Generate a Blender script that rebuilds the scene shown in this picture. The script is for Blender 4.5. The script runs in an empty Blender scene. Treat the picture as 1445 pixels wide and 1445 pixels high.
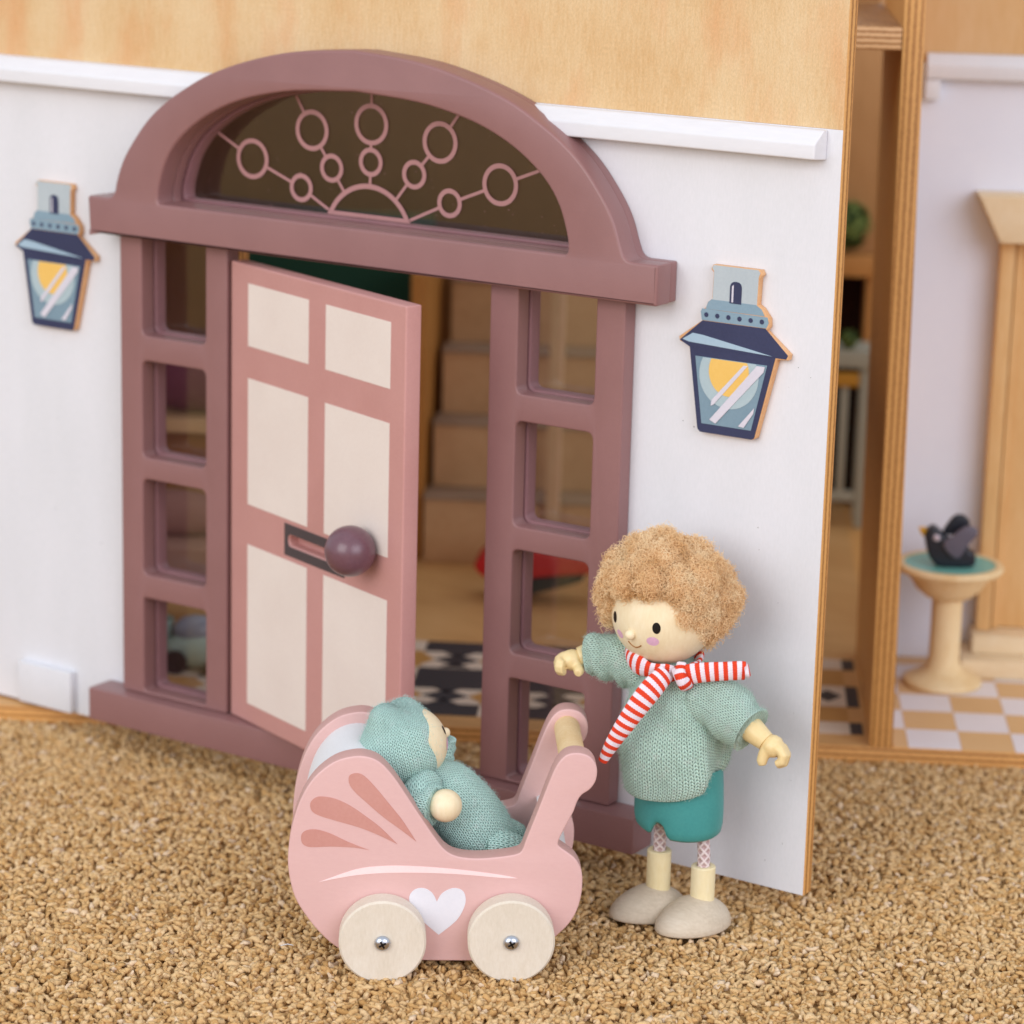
import bpy, bmesh, math, random
import numpy as np
from mathutils import Vector, Matrix, noise

random.seed(7); rng = np.random.default_rng(7)
sc = bpy.context.scene
C = sc.collection

# ---------------------------------------------------------------- camera, world, lights, exposure (1 unit = 1 cm)
CAM = Vector((31.1823, -62.5875, 27.7856))
R0 = Vector((0.8356431, 0.54869089, 0.0252767))       # right
R1 = Vector((0.15224957, -0.18716609, -0.9704581))    # down
R2 = Vector((-0.52775057, 0.81480499, -0.23994201))   # forward
cd = bpy.data.cameras.new('camera'); cam = bpy.data.objects.new('camera', cd); C.objects.link(cam)
M = Matrix.Identity(4)
for i in range(3):
    M[i][0] = R0[i]; M[i][1] = -R1[i]; M[i][2] = -R2[i]; M[i][3] = CAM[i]
cam.matrix_world = M
cd.sensor_width = 36; cd.lens = 36 * 4000 / 1445
cd.clip_start = 1; cd.clip_end = 2000
cd.dof.use_dof = True; cd.dof.focus_distance = 69.5; cd.dof.aperture_fstop = 0.155
sc.camera = cam
w = bpy.data.worlds.new('World'); sc.world = w; w.use_nodes = True
w.node_tree.nodes['Background'].inputs[0].default_value = (0.84, 0.91, 1.0, 1)
w.node_tree.nodes['Background'].inputs[1].default_value = .92

def area(name, loc, target, size, power, col, sy=None):
    l = bpy.data.lights.new(name, 'AREA'); l.energy = power; l.color = col
    l.shape = 'RECTANGLE'; l.size = size; l.size_y = sy or size
    o = bpy.data.objects.new(name, l); C.objects.link(o); o.location = loc
    o.rotation_euler = (Vector(target) - Vector(loc)).to_track_quat('-Z', 'Y').to_euler()
    return o
area('window_light_left', (-25, -205, 95), (-4, 0, 8), 150, 232000, (1.0, 0.99, 0.975), 120)
area('window_light_right', (180, -90, 92), (0, -2, 6), 150, 200000, (0.92, 0.90, 1.0), 120)
sc.view_settings.view_transform = 'Standard'; sc.view_settings.look = 'None'
sc.view_settings.exposure = -0.03; sc.view_settings.gamma = 1

# ---------------------------------------------------------------- helpers
def srgb(h):
    h = h.lstrip('#'); v = [int(h[i:i + 2], 16) / 255 for i in (0, 2, 4)]
    return tuple(((c / 12.92) if c <= .04045 else ((c + .055) / 1.055) ** 2.4) for c in v) + (1,)

def newmat(name):
    m = bpy.data.materials.new(name); m.use_nodes = True
    nt = m.node_tree; b = nt.nodes['Principled BSDF']
    return m, nt, b
def nd(nt, t, **k):
    n = nt.nodes.new(t)
    for a, v in k.items(): setattr(n, a, v)
    return n
def lk(nt, a, b): nt.links.new(a, b)
def mathn(nt, op, a, b=None, c=None):
    n = nd(nt, 'ShaderNodeMath', operation=op)
    for i, v in enumerate((a, b, c)):
        if v is None: continue
        if isinstance(v, (int, float)): n.inputs[i].default_value = v
        else: lk(nt, v, n.inputs[i])
    return n.outputs[0]
def ramp(nt, fac, stops):
    r = nd(nt, 'ShaderNodeValToRGB'); cr = r.color_ramp
    while len(cr.elements) < len(stops): cr.elements.new(.5)
    for e, (p, c) in zip(cr.elements, stops): e.position = p; e.color = srgb(c) if isinstance(c, str) else c
    lk(nt, fac, r.inputs[0]); return r.outputs[0]
def coords(nt, scale=(1, 1, 1), rot=(0, 0, 0), src='Object'):
    t = nd(nt, 'ShaderNodeTexCoord'); mp = nd(nt, 'ShaderNodeMapping')
    mp.inputs['Scale'].default_value = scale; mp.inputs['Rotation'].default_value = rot
    lk(nt, t.outputs[src], mp.inputs[0]); return mp.outputs[0]
def noisen(nt, vec, scale, detail=4, rough=.55, out='Fac'):
    n = nd(nt, 'ShaderNodeTexNoise'); n.inputs['Scale'].default_value = scale
    n.inputs['Detail'].default_value = detail; n.inputs['Roughness'].default_value = rough
    lk(nt, vec, n.inputs['Vector']); return n.outputs[out]
def bump(nt, b, h, strength=.2, dist=.02):
    n = nd(nt, 'ShaderNodeBump'); n.inputs['Strength'].default_value = strength
    n.inputs['Distance'].default_value = dist; lk(nt, h, n.inputs['Height']); lk(nt, n.outputs[0], b.inputs['Normal'])

def paint(name, c1, c2, rough=.45, grain=9, bstr=.12, spec=.4, scale=(1, 1, 1), coat=0):
    """painted or lacquered board: faint mottling, orange peel and brush marks"""
    m, nt, b = newmat(name); v = coords(nt, scale)
    n1 = noisen(nt, v, .5, 5, .6); n2 = noisen(nt, v, grain, 3, .6)
    f = mathn(nt, 'ADD', mathn(nt, 'MULTIPLY', n1, .6), mathn(nt, 'MULTIPLY', n2, .4))
    lk(nt, ramp(nt, f, [(.32, c1), (.68, c2)]), b.inputs['Base Color'])
    b.inputs['Specular IOR Level'].default_value = spec
    lk(nt, mathn(nt, 'ADD', mathn(nt, 'MULTIPLY', n1, .15), rough - .07), b.inputs['Roughness'])
    b.inputs['Coat Weight'].default_value = coat; b.inputs['Coat Roughness'].default_value = .3
    bump(nt, b, n2, bstr, .01)
    return m
def wood(name, c1, c2, c3, scale=(1, 1, .12), fine=14, rough=.5, bstr=.15, src='Object', rot=(0, 0, 0), warp=1.2):
    """grain stretched along the axis with the small scale"""
    m, nt, b = newmat(name); v = coords(nt, scale, rot, src)
    n1 = noisen(nt, v, warp, 4, .6); n2 = noisen(nt, v, fine, 5, .65); n3 = noisen(nt, coords(nt, (1, 1, 1), rot, src), .35, 3, .5)
    f = mathn(nt, 'ADD', mathn(nt, 'ADD', mathn(nt, 'MULTIPLY', n1, .35), mathn(nt, 'MULTIPLY', n2, .35)), mathn(nt, 'MULTIPLY', n3, .3))
    lk(nt, ramp(nt, f, [(.34, c1), (.5, c2), (.66, c3)]), b.inputs['Base Color'])
    b.inputs['Roughness'].default_value = rough; b.inputs['Specular IOR Level'].default_value = .3
    bump(nt, b, n2, bstr, .01)
    return m
def ply(name, axis, pitch=.19, phase=0.0, light='#e6ae66', dark='#9a6630', mid='#cf9350'):
    """veneer layers stacked along AXIS"""
    m, nt, b = newmat(name); t = nd(nt, 'ShaderNodeTexCoord')
    d = nd(nt, 'ShaderNodeVectorMath', operation='DOT_PRODUCT'); d.inputs[1].default_value = axis
    lk(nt, t.outputs['Object'], d.inputs[0])
    n1 = noisen(nt, coords(nt, (2, 2, 2)), 1.6, 3); n2 = noisen(nt, coords(nt, (1, 1, 1)), 9, 3, .7)
    x = mathn(nt, 'ADD', d.outputs['Value'], mathn(nt, 'MULTIPLY', n1, .03))
    x = mathn(nt, 'FRACT', mathn(nt, 'ADD', mathn(nt, 'DIVIDE', x, pitch), phase))
    x = mathn(nt, 'ADD', x, mathn(nt, 'MULTIPLY', mathn(nt, 'SUBTRACT', n2, .5), .45))
    lk(nt, ramp(nt, x, [(.0, dark), (.22, mid), (.5, light), (.78, mid), (.95, dark)]), b.inputs['Base Color'])
    b.inputs['Roughness'].default_value = .55; bump(nt, b, n2, .2, .01)
    return m
def flat(name, c, rough=.6, spec=.3, emit=None):
    m, nt, b = newmat(name); v = coords(nt)
    n = noisen(nt, v, 14, 3, .6)
    c0 = srgb(c); lo = tuple(x * .86 for x in c0[:3]) + (1,)
    lk(nt, ramp(nt, n, [(.3, lo), (.7, c0)]), b.inputs['Base Color'])
    b.inputs['Roughness'].default_value = rough; b.inputs['Specular IOR Level'].default_value = spec
    return m
def knit(name, light, dark, fleck, sw=.088, sh=.062, strength=.9):
    """stockinette drawn in UV (u, v in cm): columns of V shaped stitches with dark gaps"""
    m, nt, b = newmat(name)
    uv = nd(nt, 'ShaderNodeUVMap'); sx = nd(nt, 'ShaderNodeSeparateXYZ')
    nz = nd(nt, 'ShaderNodeTexNoise'); nz.inputs['Scale'].default_value = 1.4; lk(nt, uv.outputs[0], nz.inputs['Vector'])
    ad = nd(nt, 'ShaderNodeVectorMath', operation='MULTIPLY_ADD'); ad.inputs[1].default_value = (.09, .09, 0)
    lk(nt, nz.outputs['Color'], ad.inputs[0]); lk(nt, uv.outputs[0], ad.inputs[2]); lk(nt, ad.outputs[0], sx.inputs[0])
    u = mathn(nt, 'DIVIDE', sx.outputs[0], sw); fu = mathn(nt, 'FRACT', u)
    au = mathn(nt, 'ABSOLUTE', mathn(nt, 'SUBTRACT', fu, .5))          # 0 middle, .5 edge of column
    v = mathn(nt, 'SUBTRACT', mathn(nt, 'DIVIDE', sx.outputs[1], sh), mathn(nt, 'MULTIPLY', au, 1.5))
    fv = mathn(nt, 'FRACT', v); av = mathn(nt, 'ABSOLUTE', mathn(nt, 'SUBTRACT', fv, .5))
    leg = mathn(nt, 'ABSOLUTE', mathn(nt, 'SUBTRACT', au, .25))        # 0 on each leg of the V
    h = mathn(nt, 'SUBTRACT', 1.0, mathn(nt, 'ADD', mathn(nt, 'MULTIPLY', mathn(nt, 'MULTIPLY', av, av), 2.2), mathn(nt, 'MULTIPLY', mathn(nt, 'MULTIPLY', leg, leg), 9.0)))
    n2 = noisen(nt, coords(nt, (1, 1, 1)), 30, 4, .7); n3 = noisen(nt, coords(nt, (1, 1, 1)), 3.2, 3, .6)
    hh = mathn(nt, 'ADD', h, mathn(nt, 'MULTIPLY', mathn(nt, 'SUBTRACT', n2, .5), .55))
    base = ramp(nt, hh, [(.24, dark), (.54, light), (1.0, light)])
    mx = nd(nt, 'ShaderNodeMix', data_type='RGBA'); lk(nt, ramp(nt, n3, [(.55, (0, 0, 0, 1)), (.78, (.42, .42, .42, 1))]), mx.inputs[0])
    lk(nt, base, mx.inputs[6]); mx.inputs[7].default_value = srgb(fleck)
    lk(nt, mx.outputs[2], b.inputs['Base Color'])
    b.inputs['Roughness'].default_value = .95; b.inputs['Specular IOR Level'].default_value = .1
    b.inputs['Sheen Weight'].default_value = .18; b.inputs['Sheen Roughness'].default_value = .6
    bump(nt, b, hh, 1.0, .06)
    return m
def tag(o, label=None, cat=None, group=None, kind=None):
    for k, v in (('label', label), ('category', cat), ('group', group), ('kind', kind)):
        if v: o[k] = v
    return o
def empty(name, loc, label=None, cat=None, group=None, kind=None):
    o = bpy.data.objects.new(name, None); C.objects.link(o); o.location = loc; o.empty_display_size = .5
    return tag(o, label, cat, group, kind)
def put(name, me, mat, parent=None, smooth=False):
    if mat:
        me.materials.clear()
        for mm in (mat if isinstance(mat, (list, tuple)) else [mat]): me.materials.append(mm)
    if smooth: me.polygons.foreach_set('use_smooth', [True] * len(me.polygons))
    me.name = name
    o = bpy.data.objects.new(name, me); C.objects.link(o)
    if parent is not None:
        o.parent = parent; off = Vector(parent.location) if parent.type == 'EMPTY' else Vector((0, 0, 0))
        o.matrix_parent_inverse = Matrix.Translation(-off)      # meshes keep scene coordinates
    return o
def pyd(v, f):
    me = bpy.data.meshes.new('m'); me.from_pydata([tuple(p) for p in v], [], f); me.update(); return me
def bev(me, wd, seg=2, ang=35):
    bm = bmesh.new(); bm.from_mesh(me)
    ed = [e for e in bm.edges if len(e.link_faces) == 2 and e.calc_face_angle(0) > math.radians(ang)]
    bmesh.ops.bevel(bm, geom=ed, offset=wd, segments=seg, affect='EDGES', profile=.6, clamp_overlap=True)
    bm.to_mesh(me); bm.free(); return me
def sm(me, ang=35):
    me.polygons.foreach_set('use_smooth', [True] * len(me.polygons))
    try: me.set_sharp_from_angle(angle=math.radians(ang))
    except Exception: pass
    return me
class Frame:
    """a local frame: u right, v up (z), n = out of the plane"""
    def __init__(s, o, u, v=(0, 0, 1)):
        s.o = Vector(o); s.u = Vector(u).normalized(); s.v = Vector(v); s.n = s.u.cross(s.v)   # n points to the viewer side (-y for u=+x)
    def __call__(s, a, z, d=0): return s.o + s.u * a + s.v * z + s.n * d
    def mat(s, d=0):
        m = Matrix.Identity(4); o = s.o + s.n * d
        for i in range(3): m[i][0] = s.u[i]; m[i][1] = s.v[i]; m[i][2] = s.n[i]; m[i][3] = o[i]
        return m
def rnd_poly(pts, r, seg=4):
    """round the corners of a polygon; r is one radius or one per corner"""
    out = []; n = len(pts)
    for i in range(n):
        p = Vector(pts[i]); a = Vector(pts[i - 1]); b = Vector(pts[(i + 1) % n]); rr = r[i] if isinstance(r, (list, tuple)) else r
        if rr <= 0: out.append(tuple(p)); continue
        da = (a - p); db = (b - p); rr = min(rr, da.length * .49, db.length * .49)
        p0 = p + da.normalized() * rr; p1 = p + db.normalized() * rr
        for k in range(seg + 1):
            t = k / seg; out.append(tuple(p0 * (1 - t) ** 2 + p * 2 * t * (1 - t) + p1 * t * t))
    return out
def rect(x0, z0, x1, z1, r=0, seg=4):
    return rnd_poly([(x0, z0), (x1, z0), (x1, z1), (x0, z1)], r, seg) if r else [(x0, z0), (x1, z0), (x1, z1), (x0, z1)]
def smooth_closed(pts, sub=4, closed=True):
    out = []; n = len(pts)
    rg = range(n if closed else n - 1)
    for i in rg:
        g = lambda k: Vector(pts[k % n] if closed else pts[max(0, min(n - 1, k))])
        p0, p1, p2, p3 = g(i - 1), g(i), g(i + 1), g(i + 2)
        for k in range(sub):
            t = k / sub
            out.append(tuple(.5 * ((2 * p1) + (p2 - p0) * t + (2 * p0 - 5 * p1 + 4 * p2 - p3) * t * t + (3 * p1 - p0 - 3 * p2 + p3) * t ** 3)))
    if not closed: out.append(tuple(pts[-1]))
    return out
def cutout(name, loops, d0, d1, fr, mat, parent=None, bevel=.04, res=2):
    """board with holes in frame FR from depth d0 (back) to d1 (front, towards the viewer)"""
    cu = bpy.data.curves.new('c', 'CURVE'); cu.dimensions = '2D'; cu.fill_mode = 'BOTH'
    cu.extrude = max((d1 - d0) / 2 - bevel, .0005); cu.bevel_depth = bevel; cu.bevel_resolution = res; cu.offset = -bevel
    for lp in loops:
        sp = cu.splines.new('POLY'); sp.points.add(len(lp) - 1)
        sp.points.foreach_set('co', [c for p in lp for c in (p[0], p[1], 0, 1)]); sp.use_cyclic_u = True
    to = bpy.data.objects.new('tmp', cu); C.objects.link(to)
    dg = bpy.context.evaluated_depsgraph_get(); me = bpy.data.meshes.new_from_object(to.evaluated_get(dg))
    bpy.data.objects.remove(to); bpy.data.curves.remove(cu)
    bm = bmesh.new(); bm.from_mesh(me); bmesh.ops.remove_doubles(bm, verts=bm.verts, dist=1e-4)
    bmesh.ops.recalc_face_normals(bm, faces=bm.faces); bm.to_mesh(me); bm.free()
    me.transform(fr.mat((d0 + d1) / 2)); sm(me, 40)
    return put(name, me, mat, parent)
def box(name, lo, hi, mat, parent=None, bevel=.03, fr=None, seg=2):
    """box lo..hi; with FR given: (a, z, d) coordinates of that frame, else x, y, z"""
    bm = bmesh.new(); bmesh.ops.create_cube(bm, size=1)
    for v in bm.verts:
        c = [lo[i] + (v.co[i] + .5) * (hi[i] - lo[i]) for i in range(3)]
        v.co = fr(c[0], c[1], c[2]) if fr else c
    bmesh.ops.recalc_face_normals(bm, faces=bm.faces)
    me = bpy.data.meshes.new('b'); bm.to_mesh(me); bm.free()
    if bevel: bev(me, bevel, seg)
    sm(me, 40); return put(name, me, mat, parent)
def sweep(path, radii, n=12, cap=True, up=Vector((0, 0, 1)), flat_=1.0, wob=None):
    """tube along path with per point radius (r or (ra, rb)); returns mesh with UV in cm (u around, v along)"""
    vs = []; P = [Vector(p) for p in path]; m = len(P); ln = 0; L = [0]
    for i in range(1, m): ln += (P[i] - P[i - 1]).length; L.append(ln)
    side = None
    for i in range(m):
        t = (P[min(i + 1, m - 1)] - P[max(i - 1, 0)]).normalized()
        if side is None:
            side = t.cross(up)
            if side.length < .05: side = t.cross(Vector((1, 0, 0)))
            side.normalize()
        else: side = (side - t * side.dot(t)).normalized()
        bi = side.cross(t).normalized(); r = radii[i]; ra, rb = r if isinstance(r, (tuple, list)) else (r, r * flat_)
        for k in range(n):
            a = 2 * math.pi * k / n; wv = 1 + (wob(i, a) if wob else 0)
            vs.append(P[i] + side * math.cos(a) * ra * wv + bi * math.sin(a) * rb * wv)
    fs = [(i * n + k, i * n + (k + 1) % n, (i + 1) * n + (k + 1) % n, (i + 1) * n + k) for i in range(m - 1) for k in range(n)]
    if cap: fs += [tuple(reversed(range(n))), tuple(range((m - 1) * n, m * n))]
    me = pyd(vs, fs); uvl = me.uv_layers.new(name='UVMap')
    r0 = radii[m // 2]; r0 = sum(r0) / 2 if isinstance(r0, (tuple, list)) else r0; circ = 2 * math.pi * r0
    li = 0
    for pi, p in enumerate(me.polygons):
        if pi < (m - 1) * n:
            i, k = divmod(pi, n)
            for uvc in ((k, i), (k + 1, i), (k + 1, i + 1), (k, i + 1)):
                uvl.data[li].uv = (uvc[0] / n * circ, L[uvc[1]]); li += 1
        else: li += len(p.vertices)
    bm = bmesh.new(); bm.from_mesh(me); bmesh.ops.recalc_face_normals(bm, faces=bm.faces); bm.to_mesh(me); bm.free()
    return sm(me, 60)
def lathe(prof, center, n=32, axis=Vector((0, 0, 1)), sx=1.0):
    """prof: list of (r, h)"""
    axis = Vector(axis).normalized(); q = Vector((0, 0, 1)).rotation_difference(axis); c = Vector(center)
    vs = []; fs = []
    for r, h in prof:
        for k in range(n):
            a = 2 * math.pi * k / n; vs.append(c + q @ Vector((math.cos(a) * r * sx, math.sin(a) * r, h)))
    m = len(prof)
    for i in range(m - 1):
        for k in range(n): fs.append((i * n + k, i * n + (k + 1) % n, (i + 1) * n + (k + 1) % n, (i + 1) * n + k))
    fs.append(tuple(reversed(range(n)))); fs.append(tuple(range((m - 1) * n, m * n)))
    me = pyd(vs, fs); bm = bmesh.new(); bm.from_mesh(me); bmesh.ops.recalc_face_normals(bm, faces=bm.faces); bm.to_mesh(me); bm.free()
    return sm(me, 35)
def ball(c, r, seg=24, rings=16, sc_=(1, 1, 1), M3=None):
    bm = bmesh.new(); bmesh.ops.create_uvsphere(bm, u_segments=seg, v_segments=rings, radius=1)
    for v in bm.verts:
        p = Vector((v.co.x * sc_[0], v.co.y * sc_[1], v.co.z * sc_[2])) * r
        v.co = (M3 @ p if M3 else p) + Vector(c)
    me = bpy.data.meshes.new('s'); bm.to_mesh(me); bm.free()
    me.polygons.foreach_set('use_smooth', [True] * len(me.polygons)); return me
def join(ms):
    bm = bmesh.new()
    for m in ms: bm.from_mesh(m)
    me = bpy.data.meshes.new('j'); bm.to_mesh(me); bm.free(); return me

# ---------------------------------------------------------------- frames
FF = Frame((0, 0, 0), (1, 0, 0))                              # hinged front panel: a = x, n = -y
TH = math.radians(29); UH = Vector((math.cos(TH), math.sin(TH), 0)); NH = Vector((-math.sin(TH), math.cos(TH), 0))
HO = Vector((-11.56, 8.29, 0)); HF = Frame(HO, UH)            # house: a right, n towards the viewer, depth b = -n
def H(a, b, z): return HO + UH * a + NH * b + Vector((0, 0, z))
def hbox(name, a0, b0, z0, a1, b1, z1, mat, parent=None, bevel=.03):
    return box(name, (a0, z0, -b1), (a1, z1, -b0), mat, parent, bevel, HF)

# ---------------------------------------------------------------- materials
WHITE = paint('white_paint', '#dadade', '#e4e3e8', .5, 16, .22, scale=(1, 1, .3))
BIRCH = wood('birch_face', '#d0a672', '#dcbc90', '#e3caa4', (1.0, 1.0, .16), 13, .5, .12, warp=.5)
_nt = BIRCH.node_tree; _b = _nt.nodes['Principled BSDF']; _src = _b.inputs['Base Color'].links[0].from_socket
_s1 = noisen(_nt, coords(_nt, (.45, 1, .16)), 1.0, 4, .6); _s2 = noisen(_nt, coords(_nt, (1, 1, .5)), 26, 3, .75)
_m1 = nd(_nt, 'ShaderNodeMix', data_type='RGBA'); lk(_nt, ramp(_nt, _s1, [(.52, (0, 0, 0, 1)), (.72, (.6, .6, .6, 1))]), _m1.inputs[0]); lk(_nt, _src, _m1.inputs[6]); _m1.inputs[7].default_value = srgb('#d8955f')
_m2 = nd(_nt, 'ShaderNodeMix', data_type='RGBA', blend_type='MULTIPLY'); _m2.inputs[0].default_value = 1; lk(_nt, _m1.outputs[2], _m2.inputs[6]); lk(_nt, ramp(_nt, _s2, [(.3, (.86, .84, .8, 1)), (.65, (1.06, 1.05, 1.03, 1))]), _m2.inputs[7]); lk(_nt, _m2.outputs[2], _b.inputs['Base Color'])
BIRCH2 = wood('birch_face_back_wing', '#c8965c', '#d6ac78', '#dcb788', (1, 1, .12), 9, .5, .1, warp=.5)
MAUVE = paint('mauve_paint', '#8b6361', '#946a68', .36, 26, .34, .5)
MAUVE_DK = paint('mauve_reveal_paint', '#845c60', '#94696c', .42, 16, .2, .45)
DOORP = paint('rose_door_paint', '#bf8a84', '#c7938d', .42, 14, .14, .45)
CREAM = paint('cream_print', '#e2d3ca', '#e9dcd3', .5, 12, .08, .35)
CHAR = paint('charcoal_print', '#453c3e', '#524748', .55, 18, .1, .3)
KNOB = paint('plum_knob_lacquer', '#64424c', '#745059', .3, 12, .06, .5, coat=.2)
PINKP = paint('pram_pink_paint', '#d8aeaa', '#deb6b1', .48, 15, .22, .35, scale=(.35, .35, 1))
PINKD = paint('pram_drop_print', '#c68b80', '#cd968b', .5, 13, .08, .3)
PINKL = paint('pram_swoosh_print', '#f8d9d8', '#fbe2e0', .5, 13, .06, .3)
HEARTW = paint('pram_heart_print', '#dedde4', '#e6e4ea', .5, 13, .06, .3)
SHELLW = paint('pram_shell_white', '#dcdbdc', '#e8e8ea', .6, 20, .2, .3)
MAPLE = wood('pale_wheel_wood', '#d3c7b3', '#ded3c2', '#e8dfd1', (1, 1, .35), 16, .6, .15)
SKINW = wood('doll_head_wood', '#e7d2a9', '#efddb9', '#f5e6c9', (1, 1, .3), 12, .4, .08)
HANDW = paint('doll_hand_plastic', '#e6c98e', '#edd6a2', .38, 10, .05, .5)
FOOTW = wood('shoe_wood', '#bfae96', '#d1c1ab', '#ddd0bd', (.35, 1, 1.4), 13, .6, .2)
ANKLE = wood('ankle_wood', '#ead7a4', '#f1e1b5', '#f5e8c4', (1, 1, .3), 12, .5, .08)
BOWLW = wood('bird_bath_wood', '#e0bd86', '#ecd0a0', '#f1dab0', (1, 1, .4), 8, .55, .08)
PORCHW = wood('porch_wood', '#d2a064', '#e0b47a', '#e8c28c', (1, 1, .12), 8, .55, .1)
PORCHL = wood('porch_step_wood', '#e6cba0', '#edd6b0', '#f2dfbf', (.2, 1, 1), 8, .55, .08)
INTER = wood('inner_wall_wood', '#a97a4a', '#b88756', '#c29262', (1, 1, .1), 8, .6, .1)
FLOORW = wood('printed_floor_boards', '#c08c54', '#d09e64', '#daac74', (.12, 1, 1), 6, .5, .08, rot=(0, 0, -TH))
STAIRW = wood('stair_wood', '#bd9468', '#cba276', '#d4ad82', (.3, 1, 1), 7, .55, .1)
TEAL = paint('teal_stained_wood', '#3d8c8a', '#4a9b97', .4, 14, .12, .4)
ROPE, _nt, _b = newmat('pink_braided_cord')
_uv = nd(_nt, 'ShaderNodeUVMap'); _s = nd(_nt, 'ShaderNodeSeparateXYZ'); lk(_nt, _uv.outputs[0], _s.inputs[0])
_a = mathn(_nt, 'SINE', mathn(_nt, 'MULTIPLY', mathn(_nt, 'ADD', _s.outputs[0], _s.outputs[1]), 26)); _c = mathn(_nt, 'SINE', mathn(_nt, 'MULTIPLY', mathn(_nt, 'SUBTRACT', _s.outputs[0], _s.outputs[1]), 26))
_m = mathn(_nt, 'MAXIMUM', _a, _c); lk(_nt, ramp(_nt, _m, [(.0, '#c9a9a8'), (.6, '#e2cbc9'), (1, '#efe0dd')]), _b.inputs['Base Color'])
_b.inputs['Roughness'].default_value = .9; bump(_nt, _b, _m, .8, .03)
KNITS = knit('sage_knit_wool', '#d2f0e0', '#517f6f', '#efeee6', .115, .088)
KNITB = knit('mint_knit_wool', '#d4fbf0', '#50948a', '#eef8f4', .11, .088)
BLACK = flat('black_print', '#1b1716', .4); CHEEK = flat('pink_blush', '#e3b4cf', .6); SMILE = flat('smile_brown', '#a5713c', .6)
STEEL, _nt, _b = newmat('screw_steel'); _b.inputs['Metallic'].default_value = 1; _b.inputs['Roughness'].default_value = .28; _b.inputs['Base Color'].default_value = (.55, .57, .62, 1)
PLY_Z = ply('ply_edge_horizontal', (0, 0, 1), .2, .3); PLY_Y = ply('ply_edge_front_panel', (0, 1, 0), .2, .2)
PLY_A = ply('ply_edge_upright', tuple(UH), .19, .1)
PLY_Z2 = ply('ply_edge_shelf', (0, 0, 1), .165, .1, '#ecc090', '#8a5a2c', '#cc9860')
GLASS = bpy.data.materials.new('window_glass'); GLASS.use_nodes = True; _nt = GLASS.node_tree; _nt.nodes.clear()
_o = nd(_nt, 'ShaderNodeOutputMaterial'); _x = nd(_nt, 'ShaderNodeMixShader'); _t = nd(_nt, 'ShaderNodeBsdfTransparent'); _g = nd(_nt, 'ShaderNodeBsdfGlossy')
_t.inputs[0].default_value = (.93, .93, .92, 1); _g.inputs['Roughness'].default_value = .05; _g.inputs[0].default_value = (.9, .9, .9, 1); _x.inputs[0].default_value = .06
lk(_nt, _t.outputs[0], _x.inputs[1]); lk(_nt, _g.outputs[0], _x.inputs[2]); lk(_nt, _x.outputs[0], _o.inputs[0])
def stripes(name):
    m, nt, b = newmat(name); uv = nd(nt, 'ShaderNodeUVMap'); s = nd(nt, 'ShaderNodeSeparateXYZ'); lk(nt, uv.outputs[0], s.inputs[0])
    zig = mathn(nt, 'ABSOLUTE', mathn(nt, 'SUBTRACT', mathn(nt, 'FRACT', mathn(nt, 'DIVIDE', s.outputs[0], .05)), .5))
    v = mathn(nt, 'ADD', s.outputs[1], mathn(nt, 'MULTIPLY', zig, .035))
    f = mathn(nt, 'FRACT', mathn(nt, 'DIVIDE', v, .225)); st = mathn(nt, 'GREATER_THAN', f, .5)
    n = noisen(nt, coords(nt), 26, 3, .7)
    mx = nd(nt, 'ShaderNodeMix', data_type='RGBA'); lk(nt, st, mx.inputs[0])
    lk(nt, ramp(nt, n, [(.3, '#e0d0da'), (.7, '#f4eaf2')]), mx.inputs[6]); lk(nt, ramp(nt, n, [(.3, '#d23a22'), (.7, '#ea5034')]), mx.inputs[7])
    lk(nt, mx.outputs[2], b.inputs['Base Color']); b.inputs['Roughness'].default_value = .95; b.inputs['Specular IOR Level'].default_value = .1
    bump(nt, b, mathn(nt, 'ADD', zig, n), .5, .02); return m
SCARF = stripes('red_white_jersey')

# ================================================================= THE SETTING: carpet
cm, nt, b = newmat('carpet_backing'); v = coords(nt); n1 = noisen(nt, v, 5, 5, .7)
lk(nt, ramp(nt, n1, [(.3, '#a37e4b'), (.7, '#c79f6a')]), b.inputs['Base Color']); b.inputs['Roughness'].default_value = 1; bump(nt, b, n1, .8, .2)
bm = bmesh.new(); bmesh.ops.create_grid(bm, x_segments=4, y_segments=4, size=260)
for v_ in bm.verts: v_.co.z = -.19
me = bpy.data.meshes.new('carpet'); bm.to_mesh(me); bm.free()
tag(put('carpet', me, cm), kind='structure')

PM, nt, b = newmat('carpet_yarn')
at = nd(nt, 'ShaderNodeAttribute', attribute_name='tuft'); v = coords(nt); n1 = noisen(nt, v, 22, 3, .7)
col = ramp(nt, at.outputs['Fac'], [(0, '#bd9058'), (.3, '#d6ab72'), (.6, '#e2bd89'), (.9, '#eac99b'), (1, '#ebcfae')])
mx = nd(nt, 'ShaderNodeMix', data_type='RGBA', blend_type='MULTIPLY'); mx.inputs[0].default_value = .5
lk(nt, col, mx.inputs[6]); lk(nt, ramp(nt, n1, [(.3, (.74, .7, .64, 1)), (.65, (1, 1, 1, 1))]), mx.inputs[7]); lk(nt, mx.outputs[2], b.inputs['Base Color'])
b.inputs['Roughness'].default_value = .92; b.inputs['Specular IOR Level'].default_value = .15; bump(nt, b, n1, .5, .03)

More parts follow.
